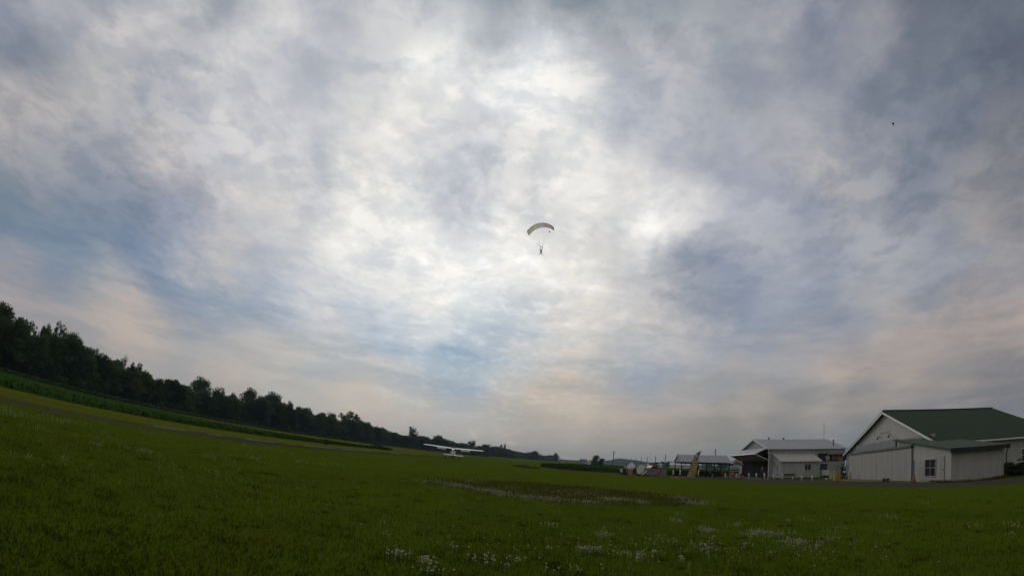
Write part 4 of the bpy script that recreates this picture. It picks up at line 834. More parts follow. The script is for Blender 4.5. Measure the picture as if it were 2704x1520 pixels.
def picnic(x, y, lab):
    t = thing('picnic_table', lab, 'picnic table', PL(x, y), pa+random.uniform(-.06, .06), 'picnic tables under the pavilion'); DW = mat('dark_stained_wood', (.030, .034, .034), .8, .3, 5.)
    b = MB()
    for k in range(5): b.box((-.9, -.37+k*.15, .72), (.9, -.23+k*.15, .76))
    b.build('tabletop', DW, t)
    for s in (-1, 1): b = MB(); b.box((-.9, s*.72-.14, .42), (.9, s*.72+.14, .46)); b.build('bench_seat', DW, t)
    for s in (-1, 1):
        b = MB(); b.prism([(s*.6, -.65, 0), (s*.6, -.57, 0), (s*.6, -.2, .719), (s*.6, -.28, .719)], (.05, 0, 0)); b.prism([(s*.6+.051, .65, 0), (s*.6+.051, .57, 0), (s*.6+.051, .2, .719), (s*.6+.051, .28, .719)], (.05, 0, 0)); b.box((s*.6+.102, -.8, .36), (s*.6+.15, .8, .419)); b.build('leg', DW, t)
for x, y in ((1.6, 1.1), (4.3, 1.3), (6.8, 1.0), (1.8, 3.7), (4.4, 3.9), (7.2, 3.8)): picnic(x, y, 'dark picnic table standing under the open pavilion roof')

# ------------------------------------------------------------------ people
def person(name, lab, loc, rz, J, cloth, hips=.93, skin=(.30, .18, .12), hair=(.03, .022, .016), scale=1.):
    """J: joint positions for a standing figure overridden by pose; one continuous skinned body, clothing as shells"""
    t = thing(name, lab, 'person', loc, rz); t.scale = (scale,)*3
    P = dict(pelvis=(0, 0, .95), belly=(0, 0, 1.08), chest=(0, 0, 1.30), neck=(0, 0, 1.47), jaw=(0, -.02, 1.55), crown=(0, 0, 1.68))
    for s, k in ((-1, 'R'), (1, 'L')):
        P.update({'sho'+k: (s*.18, 0, 1.42), 'elb'+k: (s*.24, .02, 1.14), 'wri'+k: (s*.25, -.06, .90), 'hip'+k: (s*.09, 0, .90), 'kne'+k: (s*.10, -.02, .50), 'ank'+k: (s*.10, .02, .09), 'toe'+k: (s*.12, -.17, .04)})
    P.update(J)
    Rr = dict(pelvis=(.15, .11), belly=(.14, .10), chest=(.165, .115), neck=(.055, .055), jaw=(.075, .085), crown=(.075, .085))
    for k in 'RL': Rr.update({'sho'+k: (.062, .062), 'elb'+k: (.044, .044), 'wri'+k: (.030, .026), 'hip'+k: (.088, .09), 'kne'+k: (.060, .06), 'ank'+k: (.042, .042), 'toe'+k: (.045, .03)})
    E = [('pelvis', 'belly'), ('belly', 'chest'), ('chest', 'neck'), ('neck', 'jaw'), ('jaw', 'crown')]
    for k in 'RL':
        E += [('chest', 'sho'+k), ('sho'+k, 'elb'+k), ('elb'+k, 'wri'+k), ('pelvis', 'hip'+k), ('hip'+k, 'kne'+k), ('kne'+k, 'ank'+k), ('ank'+k, 'toe'+k)]
        w, e = Vector(P['wri'+k]), Vector(P['elb'+k]); d = (w-e).normalized(); sd = d.orthogonal().normalized(); up = d.cross(sd)
        pal = 'pal'+k; P[pal] = tuple(w+d*.05); Rr[pal] = (.036, .018); E.append(('wri'+k, pal))
        for i, (o_, l) in enumerate(((-.03, .075), (-.01, .085), (.01, .08), (.03, .065))):
            a, c = 'f%d%s' % (i, k), 'g%d%s' % (i, k); P[a] = tuple(w+d*(.05+l*.6)+sd*o_*1.1); P[c] = tuple(w+d*(.05+l)+sd*o_*1.15+up*.03); Rr[a] = Rr[c] = (.0095, .0095); E += [(pal, a), (a, c)]
        a = 'th'+k; P[a] = tuple(w+d*.055+sd*-.06+up*.015); Rr[a] = (.011, .011); E.append((pal, a))
    def skin_obj(nm, keys, edges, grow, m, sub=1):
        keys = [k for k in keys]; ix = {k: i for i, k in enumerate(keys)}
        me = bpy.data.meshes.new(nm); me.from_pydata([P[k] for k in keys], [(ix[a], ix[c]) for a, c in edges if a in ix and c in ix], []); o = bpy.data.objects.new(nm, me); C.objects.link(o); o.parent = t
        sk = o.modifiers.new('skin', 'SKIN'); sv = me.skin_vertices[0].data
        for k, i in ix.items(): sv[i].radius = (Rr[k][0]+grow, Rr[k][1]+grow)
        sv[0].use_root = True; ss = o.modifiers.new('sub', 'SUBSURF'); ss.levels = sub; ss.render_levels = sub
        dg = bpy.context.evaluated_depsgraph_get(); dg.update(); m2 = bpy.data.meshes.new_from_object(o.evaluated_get(dg)); o.modifiers.clear(); o.data = m2; bpy.data.meshes.remove(me); m2.name = nm
        m2.materials.clear(); m2.materials.append(m); m2.polygons.foreach_set('use_smooth', [True]*len(m2.polygons)); return o
    sm = mat('skin_%d' % int(skin[0]*1000), skin, .6, .08, 9.)
    skin_obj('body', list(P), E, 0, sm)
    shirt, trous = cloth[0], cloth[1]
    ks = ['pelvis', 'belly', 'chest', 'shoR', 'shoL', 'elbR', 'elbL']+(['wriR', 'wriL'] if len(cloth) > 2 and cloth[2] else [])
    skin_obj('shirt', ks, E, .016, shirt); skin_obj('trousers', ['pelvis', 'hipR', 'hipL', 'kneR', 'kneL', 'ankR', 'ankL'], E, .02, trous)
    for k in 'RL': skin_obj('shoe', ['ank'+k, 'toe'+k], E, .014, BLACK)
    hp = Vector(P['crown']); b = MB(); b.ball(tuple(hp+Vector((0, .015, -.025))), .112, 10, 7, (.92, 1.02, .95)); b.build('hair', mat('hair_%d' % int(hair[0]*1000), hair, .8, .2, 9.), t, True)
    return t
CB = lambda n, c: mat(n, c, .85, .2, 5.)
MINT, KHAKI, BLK, NAVC, LIGHT, MAROON, GREY = CB('mint_cloth', (.38, .46, .41)), CB('khaki_cloth', (.30, .29, .25)), CB('black_cloth', (.016, .017, .02)), CB('navy_cloth', (.022, .03, .06)), CB('pale_cloth', (.36, .35, .32)), CB('maroon_cloth', (.10, .018, .018)), CB('grey_cloth', (.10, .10, .11))
person('person', 'person in mint shirt and dark trousers bending beside the small white canopy', G(1647, 1253.6), rad(40), dict(belly=(0, -.06, 1.08), chest=(0, -.2, 1.27), neck=(0, -.3, 1.40), jaw=(0, -.37, 1.46), crown=(0, -.42, 1.57), shoR=(-.18, -.22, 1.36), shoL=(.18, -.22, 1.36), elbR=(-.24, -.35, 1.10), elbL=(.24, -.35, 1.10), wriR=(-.16, -.52, .98), wriL=(.16, -.52, .98)), (MINT, BLK))
person('person', 'person in black standing between the small canopy and the white fuel tank', G(1678.5, 1254), rad(160), dict(elbR=(-.27, -.05, 1.16), wriR=(-.18, -.24, 1.05)), (BLK, BLK, True), scale=.92)
person('person', 'person in dark top and pale trousers standing under the pavilion', G(1888, 1257.4), rad(200), dict(elbL=(.26, -.1, 1.16), wriL=(.1, -.28, 1.1)), (NAVC, LIGHT))
sit = dict(pelvis=(0, 0, .55), belly=(0, -.02, .68), chest=(0, -.06, .90), neck=(0, -.09, 1.07), jaw=(0, -.12, 1.15), crown=(0, -.11, 1.28))
for s, k in ((-1, 'R'), (1, 'L')): sit.update({'sho'+k: (s*.18, -.06, 1.02), 'elb'+k: (s*.23, -.15, .78), 'wri'+k: (s*.15, -.36, .80), 'hip'+k: (s*.10, -.05, .54), 'kne'+k: (s*.12, -.46, .52), 'ank'+k: (s*.12, -.44, .10), 'toe'+k: (s*.13, -.62, .04)})
person('person', 'person in dark clothes sitting at a picnic table under the pavilion', PL(5.1, .59), pa+math.pi, sit, (GREY, BLK), scale=.98)
person('person', 'person in dark red clothes standing under the raised hangar door', G(2011.5, 1264.2), rad(15), dict(elbR=(-.27, -.06, 1.16), wriR=(-.2, -.25, 1.15), elbL=(.27, -.06, 1.16), wriL=(.2, -.25, 1.15)), (MAROON, MAROON, True), scale=1.02, hair=(.35, .33, .3))

# ------------------------------------------------------------------ posts, cones, flag and sign along the road
BOL = mat('bollard_paint', (.60, .58, .54), .6, .2, 4.)
for k, (px, py, h, lean, lab) in enumerate([(1880.5, 1260.2, .52, .02, 'short white post by the pavilion, leftmost of the row along the road'),(1914, 1261.4, .78, .07, 'white post in the row, in front of the right end of the pavilion'),(1944, 1262.2, .78, .02, 'white post in the row, in front of the red cart'),(1978.5, 1264, .88, -.14, 'white post leaning left in front of the open hangar mouth'),
    (1997, 1264.2, .88, -.02, 'white post just right of the leaning one by the open hangar mouth'),(2018.5, 1265.3, .92, -.05, 'white post beside the person in dark red under the raised door'),(2043, 1266.3, .78, -.1, 'white post leaning before the left corner of the lean-to'),(2065.6, 1266.9, .82, 0, 'white post before the lean-to shelf'),
    (2092.6, 1267.3, .46, .02, 'short white post before the middle of the lean-to'),(2116.8, 1268, .66, .02, 'white post before the right half of the lean-to'),(2144.6, 1268.8, .66, -.03, 'white post at the right end of the row along the road')]):
    b = MB(); r_ = .115 if h > .5 else .09; b.loft([[(rr*math.cos(2*math.pi*q/12), rr*math.sin(2*math.pi*q/12), z) for q in range(12)] for rr, z in ((r_, -.02), (r_, h-.03), (r_*.8, h-.005), (r_*.3, h))]); o = b.build('bollard', BOL, None, True); o.location = G(px, py); o.rotation_euler = (random.gauss(0, .02), lean, 0); tag(o, lab, 'bollard', 'white posts along the road')
for px, py, h, lab in [(1777, 1258.3, 1.12, 'white marker tube in red base at the left end of the pavilion'),(1795, 1259.4, 1.2, 'white marker tube in red base at the front left pavilion post'),(1843.5, 1260.2, 1.2, 'white marker tube in red base just right of the leopard-print flag')]:
    t = thing('marker_tube', lab, 'marker tube', G(px, py), 0, 'white marker tubes in red bases'); b = MB(); b.tube([(0, 0, .05), (0, 0, h)], [.10, .085], 10); b.build('tube', BOL, t, True)
    b = MB(); b.loft([[(r_*math.cos(2*math.pi*q/14), r_*math.sin(2*math.pi*q/14), z) for q in range(14)] for r_, z in ((.30, 0), (.30, .05), (.17, .10), (.13, .38), (.10, .40))]); b.build('base', mat('red_rubber', (.22, .035, .022), .7, .2, 5.), t)
def print_mat():
    m = mat('leopard_print', (.62, .47, .21), .75, .2, 4.); t = m.node_tree; bs = t.nodes['Principled BSDF']; tc = t.nodes.new('ShaderNodeTexCoord'); w = t.nodes.new('ShaderNodeTexWave'); w.bands_direction = 'Z'; w.inputs['Scale'].default_value = 1.7; w.inputs['Distortion'].default_value = 11.; w.inputs['Detail'].default_value = 4; w.inputs['Detail Scale'].default_value = 1.6
    t.links.new(tc.outputs['Object'], w.inputs[0]); r = t.nodes.new('ShaderNodeMapRange'); r.inputs[1].default_value = .30; r.inputs[2].default_value = .42; t.links.new(w.outputs['Fac'], r.inputs[0])
    src = bs.inputs['Base Color'].links[0].from_socket; mx = t.nodes.new('ShaderNodeMix'); mx.data_type = 'RGBA'; mx.inputs[6].default_value = (.025, .014, .006, 1); t.links.new(r.outputs[0], mx.inputs[0]); t.links.new(src, mx.inputs[7]); t.links.new(mx.outputs[2], bs.inputs['Base Color']); return m
LEO = print_mat()
g = G(1828, 1259.8); fl = thing('feather_flag', 'tall leaning feather flag in gold and black animal print with pale curled top', 'flag', g, rad(-19))
def flag_section(z):
    """centre x and half-width of the flag at height z (m)"""
    return np.interp(z, [0, .8, 1.6, 2.4, 3.0, 3.5, 3.9, 4.15], [-.28, -.06, .14, .32, .45, .60, .86, 1.12]), np.interp(z, [0, .5, 1.5, 2.4, 3.0, 3.5, 3.9, 4.15], [.60, .58, .52, .44, .40, .34, .24, .05])
for nm, z0, z1, m in (('printed_cloth', .10, 2.62, LEO), ('pale_top', 2.63, 4.15, None)):
    b = MB(); nz_ = 14; rings = []
    for i in range(nz_+1):
        z = z0+(z1-z0)*i/nz_; c, w_ = flag_section(z); rings.append([(c-w_, .10*math.sin(z*2.3), z), (c, -.12+.06*math.sin(z*3+1), z), (c+w_, .06*math.sin(z*2+2), z-.12*w_), (c+w_, .06*math.sin(z*2+2)+.03, z-.12*w_), (c, -.09+.06*math.sin(z*3+1), z), (c-w_, .10*math.sin(z*2.3)+.03, z)])
    if m is None:
        m = mat('pale_print', (.42, .40, .42), .75, .2, 4.); t = m.node_tree; bs = t.nodes['Principled BSDF']; v = t.nodes.new('ShaderNodeTexNoise'); v.inputs['Scale'].default_value = 3.2; v.inputs['Detail'].default_value = 1.5; tc = t.nodes.new('ShaderNodeTexCoord'); t.links.new(tc.outputs['Object'], v.inputs[0])
        cr = t.nodes.new('ShaderNodeValToRGB'); cr.color_ramp.interpolation = 'CONSTANT'; cr.color_ramp.elements[0].color = (.02, .02, .025, 1); e = cr.color_ramp.elements[1]; e.position = .44; e.color = (.44, .42, .45, 1); e = cr.color_ramp.elements.new(.60); e.color = (.22, .045, .03, 1)
        t.links.new(v.outputs['Fac'], cr.inputs[0]); t.links.new(cr.outputs[0], bs.inputs['Base Color'])
    b.loft(rings); b.build(nm, m, fl)
b = MB(); b.tube([(flag_section(z)[0]-flag_section(z)[1]-.03, .12, z) for z in (0, .8, 1.6, 2.4, 3.0, 3.5, 3.9, 4.1)]+[(1.12, .1, 4.2)], .035, 6); b.build('pole', DARK, fl)
b = MB(); b.box((-1.0, -.25, 0), (-.5, .3, .06)); b.tube([(-.8, .12, .06), (-.86, .12, .3)], .05, 8); b.build('base', DARK, fl)
g = G(1837, 1258.6); f2 = thing('feather_flag', 'short hanging gold and black animal-print cloth just behind the tall leaning flag', 'flag', g, rad(-19)); b = MB(); rings = []
for i in range(9):
    z = .08+2.0*i/8; c, w_ = -.12+.17*z, .36-.03*z; rings.append([(c-w_, .05*math.sin(z*3), z), (c+w_, .05*math.sin(z*2+1), z), (c+w_, .05*math.sin(z*2+1)+.03, z), (c-w_, .05*math.sin(z*3)+.03, z)])
b.loft(rings); b.build('printed_cloth', LEO, f2); b = MB(); b.tube([(-.5, .06, 0), (-.14, .06, 2.15)], .03, 6); b.box((-.7, -.15, 0), (-.3, .25, .05)); b.build('pole', DARK, f2)
# sign with half-round emblem top
g = G(1936, 1260); L_ = AT(1914, 1226, 96); ag = thing('arch_sign', 'dark sign on two thin white posts with round emblem and pale lettering strips on top', 'sign', toward(1941, 96), rad(-22))
def ax(px, py, D=96):
    v = ag_m @ AT(px, py, D); return v.x, v.z
ag_m = (Matrix.Translation(ag.location) @ Matrix.Rotation(rad(-22), 4, 'Z')).inverted()
x0, z0 = ax(1914, 1227.5); x1, z1 = ax(1967, 1223.5)
b = MB(); b.box((x0, -.05, z0-.03), (x1, .05, z1+.05)); b.build('board', NAVY, ag)
cx, cz = ax(1946, 1219.5)
b = MB(); disc(b, (cx, 0, z1+.06), 0, .66, -.03, .03, 0, 180, 18); tp = b.build('arch', NAVY, ag)
b = MB(); disc(b, (cx, 0, z1+.10), .34, .52, -.07, -.031, 5, 175, 16); b.build('emblem_ring', PINK, tp); b = MB(); disc(b, (cx+.02, 0, z1+.10), 0, .33, -.065, -.031, 10, 170, 14); b.build('emblem_disc', ORANGE, tp)
b = MB(); disc(b, (cx-1.05, 0, z1-.1), .42, .62, -.07, -.02, 5, 75, 8); b.build('pale_arc', PINK, tp)
for a_, c_ in ((1915, 1924.5), (1937, 1964)): b = MB(); b.box((ax(a_, 1225)[0], -.07, z0+.10), (ax(c_, 1225)[0], -.052, z1-.06)); b.build('lettering_strip', mat('lettering_pale', (.40, .38, .42), .6, .45, 14.), ag)
for px in (1928.5, 1953.5): xx = ax(px, 1225)[0]; b = MB(); b.tube([(xx, .08, 0), (xx, .08, z0+.3)], .045, 6); b.build('post', WTRIM, ag)
b = MB(); b.tube([(ax(1928.5, 1225)[0], .08, ax(1928, 1243.5)[1]), (ax(1953.5, 1225)[0], .08, ax(1953, 1243.5)[1])], .035, 6); b.build('crossbar', WTRIM, ag)
# red cart behind the posts
g = G(1948, 1259.3); rc = thing('ride_on_mower', 'orange-red ride-on mower with pale bumper parked between the pavilion and the open hangar', 'mower', g, rad(-18)); RED = mat('mower_red', (.36, .055, .022), .4, .15, 4.)
b = MB(); b.prism([(-.85, -.4, .28), (.9, -.4, .28), (.95, -.4, .62), (.3, -.4, .74), (.1, -.4, .5), (-.3, -.4, .5), (-.4, -.4, .72), (-.85, -.4, .68)], (0, .8, 0)); b.build('body', RED, rc, False, .04)
b = MB(); b.box((-.45, -.25, .501), (-.05, .25, .58)); b.prism([(-.5, -.25, .58), (-.4, -.25, .58), (-.5, -.25, .98), (-.58, -.25, .98)], (0, .5, 0)); b.build('seat', BLACK, rc)
b = MB(); b.box((-.2, -.56, .14), (.95, -.42, .25)); b.box((.96, -.45, .25), (1.05, .45, .38)); b.build('bumper', WTRIM, rc)
b = MB(); b.tube([(.2, 0, .7), (.05, 0, .95)], .03, 6); b.tube([(.05+.16*math.cos(k*.5236), .18*math.sin(k*.5236), .95+.08*math.cos(k*.5236)) for k in range(13)], .018, 5); b.build('steering_wheel', DARK, rc)
for x, r_ in ((-.55, .27), (.62, .19)):
    for y in (-.46, .46): wheel(rc, x, y, r_, .2)
g = G(1908, 1257.6); barrel('drum', 'dull red steel drum under the right end of the pavilion', 'drum', g, .42, .8, mat('dull_red_paint', (.20, .035, .025), .6, .25, 4.))
g = G(1935.5, 1258.2); barrel('drum', 'orange-red steel drum just left of the ride-on mower', 'drum', g, .36, .78, RED)

# ------------------------------------------------------------------ fuel tanks and canopy left of the pavilion
TW = mat('tank_white', (.74, .73, .71), .5, .12, 1.5); HOSE = mat('black_hose', (.016, .016, .017), .6, .2, 5.)
g = G(1693.5, 1255.3); fa = math.atan2(-g.x, g.y)
tk = thing('fuel_tank', 'white round-ended fuel tank with a hose looped across its flat end', 'fuel tank', g, fa)
def tank(parent, r, L, zc, m, name='shell'):
    b = MB(); b.loft([[(rr*math.sin(2*math.pi*k/28), y, zc+rr*math.cos(2*math.pi*k/28)) for k in range(28)] for y, rr in ((0, r*.92), (.03, r*.97), (.10, r), (L-.1, r), (L-.02, r*.95), (L, r*.86))]); return b.build(name, m, parent, False)
tank(tk, .83, 2.6, .95, TW)
b = MB(); b.tube([(.80*math.sin(2*math.pi*k/28), -.02, .95+.80*math.cos(2*math.pi*k/28)) for k in range(29)], .045, 6); b.build('end_rim', mat('rim_white', (.62, .62, .60), .5), tk)
for y in (.5, 2.0): b = MB(); b.prism([(-.75, y, 0), (.75, y, 0), (.62, y, .38), (-.62, y, .38)], (0, .16, 0)); b.build('cradle', DARK, tk)
b = MB(); b.tube([(-.35, -.08, .16), (.0, -.12, .35), (.3, -.1, .62), (.55, -.09, .9), (.62, -.08, 1.1)], .045, 7); b.tube([(-.7, -.35, .05), (-.4, -.4, .06), (-.2, -.3, .16), (-.5, -.2, .22), (-.66, -.3, .1)], .04, 6); b.build('hose', HOSE, tk)
b = MB(); b.box((.42, -.22, .95), (.66, -.035, 1.22)); b.build('meter', DARK, tk)
b = MB(); b.tube([(-.2, .7, 1.75), (-.2, .7, 2.05)], .06, 7); b.ball((-.2, .7, 2.06), .1); b.build('valve', mat('dark_blue_fitting', (.04, .06, .09), .5), tk); b = MB(); b.tube([(.1, 1.2, 1.75), (.1, 1.2, 2.0), (.3, 1.2, 2.1)], .05, 6); b.build('vent', mat('dark_blue_fitting', (.04, .06, .09), .5), tk)
gl, gr = toward(1708, 91.6), toward(1762, 93); wl = thing('containment_wall', 'low plain grey wall hiding the foot of the red tank, black hose hanging over it', 'wall', gl, math.atan2((gr-gl).y, (gr-gl).x)); Lw = (gr-gl).length
b = MB(); b.box((0, 0, -.05), (Lw, .18, 1.12)); b.box((0, .181, -.05), (.18, 2.2, 1.12)); b.box((Lw-.18, .181, -.05), (Lw, 2.2, 1.12)); b.build('block', mat('grey_concrete', (.25, .225, .215), .9, .18, 1.5, bump=.2), wl)
b = MB(); b.box((-.03, -.03, 1.121), (Lw+.03, .21, 1.17)); b.build('coping', mat('coping_grey', (.30, .275, .25), .9), wl)
f = Lw/50.
b = MB(); b.tube([(f*37, .3, 1.25), (f*36, -.06, 1.15), (f*34, -.06, .75), (f*31, -.08, .35), (f*27.5, -.12, .10), (f*24, -.3, .05), (f*18, -.35, .05), (f*15, -.2, .3), (f*17, -.12, .22)], .045, 7); b.tube([(f*12, -.06, .62), (f*15, -.07, .78), (f*18.5, -.06, .82)], .03, 6); o = b.build('fuel_hose', HOSE); o.location = wl.location; o.rotation_euler = wl.rotation_euler; tag(o, 'black fuel hose hanging over the low grey wall and curling on the ground', 'hose')
b = MB(); b.box((f*2, -.5, 0), (f*7, -.1, .12)); b.tube([(f*2, -.3, .12), (f*9, -.4, .05)], .05, 6); o = b.build('hose_bundle', HOSE, None, False, .02); o.location = wl.location; o.rotation_euler = wl.rotation_euler; tag(o, 'dark hose end lying on the grass between white tank and grey wall', 'hose')
wm = Matrix.Translation(wl.location) @ Matrix.Rotation(wl.rotation_euler[2], 4, 'Z')
g = wm @ Vector((f*23, .45, 0)); rt = thing('fuel_tank', 'red round-ended fuel tank rising behind the low grey wall', 'fuel tank', g, wl.rotation_euler[2]); tank(rt, .82, 2.2, .88, mat('tank_red', (.12, .028, .024), .5, .15, 2.))
for y in (.4, 1.6): b = MB(); b.prism([(-.7, y, 0), (.7, y, 0), (.6, y, .33), (-.6, y, .33)], (0, .15, 0)); b.build('cradle', DARK, rt)
b = MB(); b.tube([(-.75, .7, 1.80), (.1, .7, 1.82), (.2, .7, 2.0)], .04, 6); b.tube([(.1, .7, 1.68), (.1, .7, 2.05)], .06, 6); b.ball((.1, .7, 2.1), .1); b.build('valve', mat('dark_blue_fitting', (.04, .06, .09), .5), rt); b = MB(); b.tube([(.9, .5, 1.0), (.92, .5, 2.15)], .07, 7); b.build('vent_pipe', mat('dark_blue_fitting', (.04, .06, .09), .5), rt)
g = G(1761, 1256); b = MB(); b.tube([(0, 0, 0), (0, 0, 1.25)], .05, 7); b.box((-.08, -.08, 0), (.08, .08, .1)); o = b.build('fence_post', DARK); o.location = g; tag(o, 'black post at the right end of the low grey wall', 'post')
# small white canopy
g = G(1666, 1251.5); cn = thing('canopy', 'small white peaked canopy beside the white fuel tank', 'canopy', g, rad(-20)); D_ = math.hypot(g.x, g.y); zp = AT(1665, 1218.5, D_).z; ze = AT(1665, 1233.5, D_).z; hw = .98
CW = mat('canopy_cloth', (.70, .69, .80), .75, .08, 2., trans=.25)
b = MB(); ap = (0, 0, zp); cs = [(-hw, -hw, ze), (hw, -hw, ze), (hw, hw, ze), (-hw, hw, ze)]; lo = [(x, y, z-.22) for x, y, z in cs]
b.add([ap]+cs+lo, [(0, 1, 2), (0, 2, 3), (0, 3, 4), (0, 4, 1)]+[(1+i, 5+i, 5+(i+1) % 4, 1+(i+1) % 4) for i in range(4)]); cc = b.build('cover', CW, cn); sm_ = cc.modifiers.new('thick', 'SOLIDIFY'); sm_.thickness = .02
for s in (-1, 1):
    for q in (-1, 1): b = MB(); b.tube([(s*hw*.96, q*hw*.96, 0), (s*hw*.96, q*hw*.96, ze)], .03, 6); b.build('leg', BOL, cn)
g = G(1663.5, 1253.3); b = MB(); b.box((-.36, -.3, 0), (.36, .3, .9)); b.prism([(-.40, -.34, .901), (.40, -.34, .901), (.40, .1, 1.12), (-.40, .1, 1.02)], (0, .0, .04)); o = b.build('wooden_cabinet', mat('tan_wood', (.34, .25, .13), .7, .2, 4.), None, False, .015); o.location = g; o.rotation_euler[2] = -.3; tag(o, 'tan wooden cabinet with sloping top under the small white canopy', 'cabinet')
g = G(1643.5, 1253); t = thing('folding_chair', 'folding camp chair with pale cloth left of the small white canopy', 'chair', g, .5); b = MB(); b.box((-.26, -.24, .42), (.26, .24, .46)); b.build('seat', MINT, t); b = MB(); b.prism([(-.26, .24, .47), (.26, .24, .47), (.26, .36, .98), (-.26, .36, .98)], (0, .03, 0)); b.build('backrest', MINT, t)
for s in (-1, 1): 
    b = MB(); b.tube([(s*.27, -.24, 0), (s*.27, .24, .42)], .018, 5); b.tube([(s*.29, .26, 0), (s*.29, -.24, .42)], .018, 5); b.build('leg', DARK, t)
g = G(1652, 1253.2); b = MB(); b.box((-.28, -.16, 0), (.28, .16, .24)); b.tube([(-.18, 0, .24), (-.12, 0, .34), (.12, 0, .34), (.18, 0, .24)], .03, 6); o = b.build('gear_bag', BLK, None, False, .04); o.location = g; tag(o, 'black gear bag on the grass at the feet of the bending person', 'bag')

# ------------------------------------------------------------------ far things on the horizon
def far_building(name, lab, px0, px1, py_top, D, depth, m, roofm, rz=0, windows=0, rise=.25):
    a, c = toward(px0, D), toward(px1, D); w = (c-a).length; h = AT((px0+px1)/2, py_top, D).z; t = thing(name, lab, 'building', a, math.atan2((c-a).y, (c-a).x)); e = h*(1-rise)
    b = MB(); b.box((0, 0, -.1), (w, depth, e)); b.prism([(0, 0, e), (0, depth, e), (0, depth/2, h-.05)], (w, 0, 0)); b.build('wall', m, t)
    b = MB(); b.prism([(-.3, -.4, e-.05), (-.3, depth/2, h), (-.3, depth+.4, e-.05), (-.3, depth+.4, e+.2), (-.3, depth/2, h+.25), (-.3, -.4, e+.2)], (w+.6, 0, 0)); b.build('roof', roofm, t)
    for i in range(windows): b = MB(); x = w*(.30+.42*i); b.box((x, -.06, e*.32), (x+w*.24, -.005, e*.62)); b.build('window', WTRIM, t)
    return t
FAR1 = mat('far_grey_wall', (.17, .19, .22), .8); FAR2 = mat('far_white_wall', (.55, .54, .53), .7)
far_building('farm_shed', 'bluish grey barn with two white doors beyond the bean field', 1531, 1549, 1211, 520, 12, FAR1, FAR1, windows=2)
far_building('farm_shed', 'narrow pale shed between the bluish barn and the lone dark trees', 1550.5, 1559.5, 1214, 500, 8, FAR2, FAR2)
far_building('farm_shed', 'long low white building on the horizon behind the pavilion', 1769, 1852, 1221.5, 420, 14, FAR2, FAR2, rise=.4)
far_building('farm_shed', 'tiny white building on the horizon left of the pavilion', 1738, 1748, 1224.5, 600, 10, FAR2, FAR2)
far_building('farm_shed', 'tiny pale building on the horizon just above the red tank', 1708, 1716, 1225, 700, 10, FAR2, FAR2)
WP = mat('pole_wood', (.11, .105, .10), .9, .2, 3.)
for px, py, D, lab in [(1621, 1190.5, 420, 'tallest utility pole with a crossarm standing alone left of the hills'),(1667, 1209, 1100, 'faintest far utility pole above the hill, leftmost of the receding row'),(1679, 1208.5, 980, 'far utility pole, second from the left of the receding row'),(1694, 1206, 820, 'utility pole above the hill directly over the white fuel tank'),
   (1709.5, 1205, 740, 'utility pole above the hill directly over the grey wall'),(1731.5, 1202.5, 640, 'utility pole rising over the red tank'),(1757.5, 1199.5, 560, 'utility pole nearest the pavilion on its left'),(1889.5, 1184.5, 330, 'utility pole rising above the pavilion roof ridge')]:
    p = AT(px, py, D); t = thing('utility_pole', lab, 'utility pole', (p.x, p.y, 0), math.atan2(-p.x, p.y), 'utility poles receding to the horizon'); r_ = .17+D*.00022
    b = MB(); b.tube([(0, 0, 0), (0, 0, p.z)], [r_*1.25, r_], 8); b.build('pole', WP, t); ca = 1.1 if px == 1621 else .32; b = MB(); b.box((-ca, -.42, p.z-.7), (ca, -.25, p.z-.45)); 
    for x in (-.8*ca, 0, .8*ca): b.tube([(x, -.33, p.z-.45), (x, -.33, p.z-.2)], .06, 6)
    b.build('crossarm', WP, t)

# ------------------------------------------------------------------ light aeroplane landing, seen from behind
D_ = 105.; g0 = toward(1193, D_); pw = Vector((g0.x, g0.y, 0)); hd = math.atan2(-g0.x, g0.y)+rad(1.0)
ap = thing('light_aeroplane', 'white high-wing light aeroplane touching down on the grass, seen from behind', 'aeroplane', pw, hd); ap.rotation_euler = (rad(3.0), rad(.4), hd); ap.scale = (1.,)*3
AW = mat('aircraft_white', (.46, .46, .47), .6, .05, 2.); AC = mat('aircraft_glass', (.03, .035, .045), .15, spec=.5)
def ell(y, w, z0, z1, n=16, p=2.6):
    out_ = []; 
    for k in range(n):
        a = 2*math.pi*k/n; c, s = math.cos(a), math.sin(a); out_.append((math.copysign(abs(c)**(2/p), c)*w, y, (z0+z1)/2+math.copysign(abs(s)**(2/p), s)*(z1-z0)/2))
    return out_
b = MB(); b.loft([ell(-5.0, .06, 1.05, 1.25), ell(-3.6, .20, .92, 1.32), ell(-2.0, .38, .78, 1.62), ell(-.9, .52, .66, 1.98), ell(-.3, .56, .62, 2.16), ell(.4, .56, .62, 2.18), ell(1.1, .55, .62, 2.0), ell(1.5, .53, .64, 1.55), ell(2.6, .44, .70, 1.38), ell(3.0, .22, .86, 1.2)]); fu = b.build('fuselage', AW, ap, True)
b = MB(); b.loft([ell(-1.5, .36, 1.5, 1.83), ell(-.95, .525, 1.42, 1.99), ell(-.7, .545, 1.42, 1.95)]); b.build('rear_window', AC, fu, True)
for s in (-1, 1): b = MB(); b.prism([(s*.553, -.6, 1.4), (s*.553, .9, 1.4), (s*.553, .8, 1.85), (s*.553, -.5, 1.85)], (s*.02, 0, 0)); b.build('side_opening', AC, fu)
def foil(x, yc, c, z, t=.13, inc=0.):
    return [(x, yc+c*a, z+c*t*h_+c*a*inc) for a, h_ in ((-.70, .0), (-.35, .42), (.05, .68), (.24, .52), (.30, .05), (.22, -.22), (-.1, -.25), (-.45, -.1))]
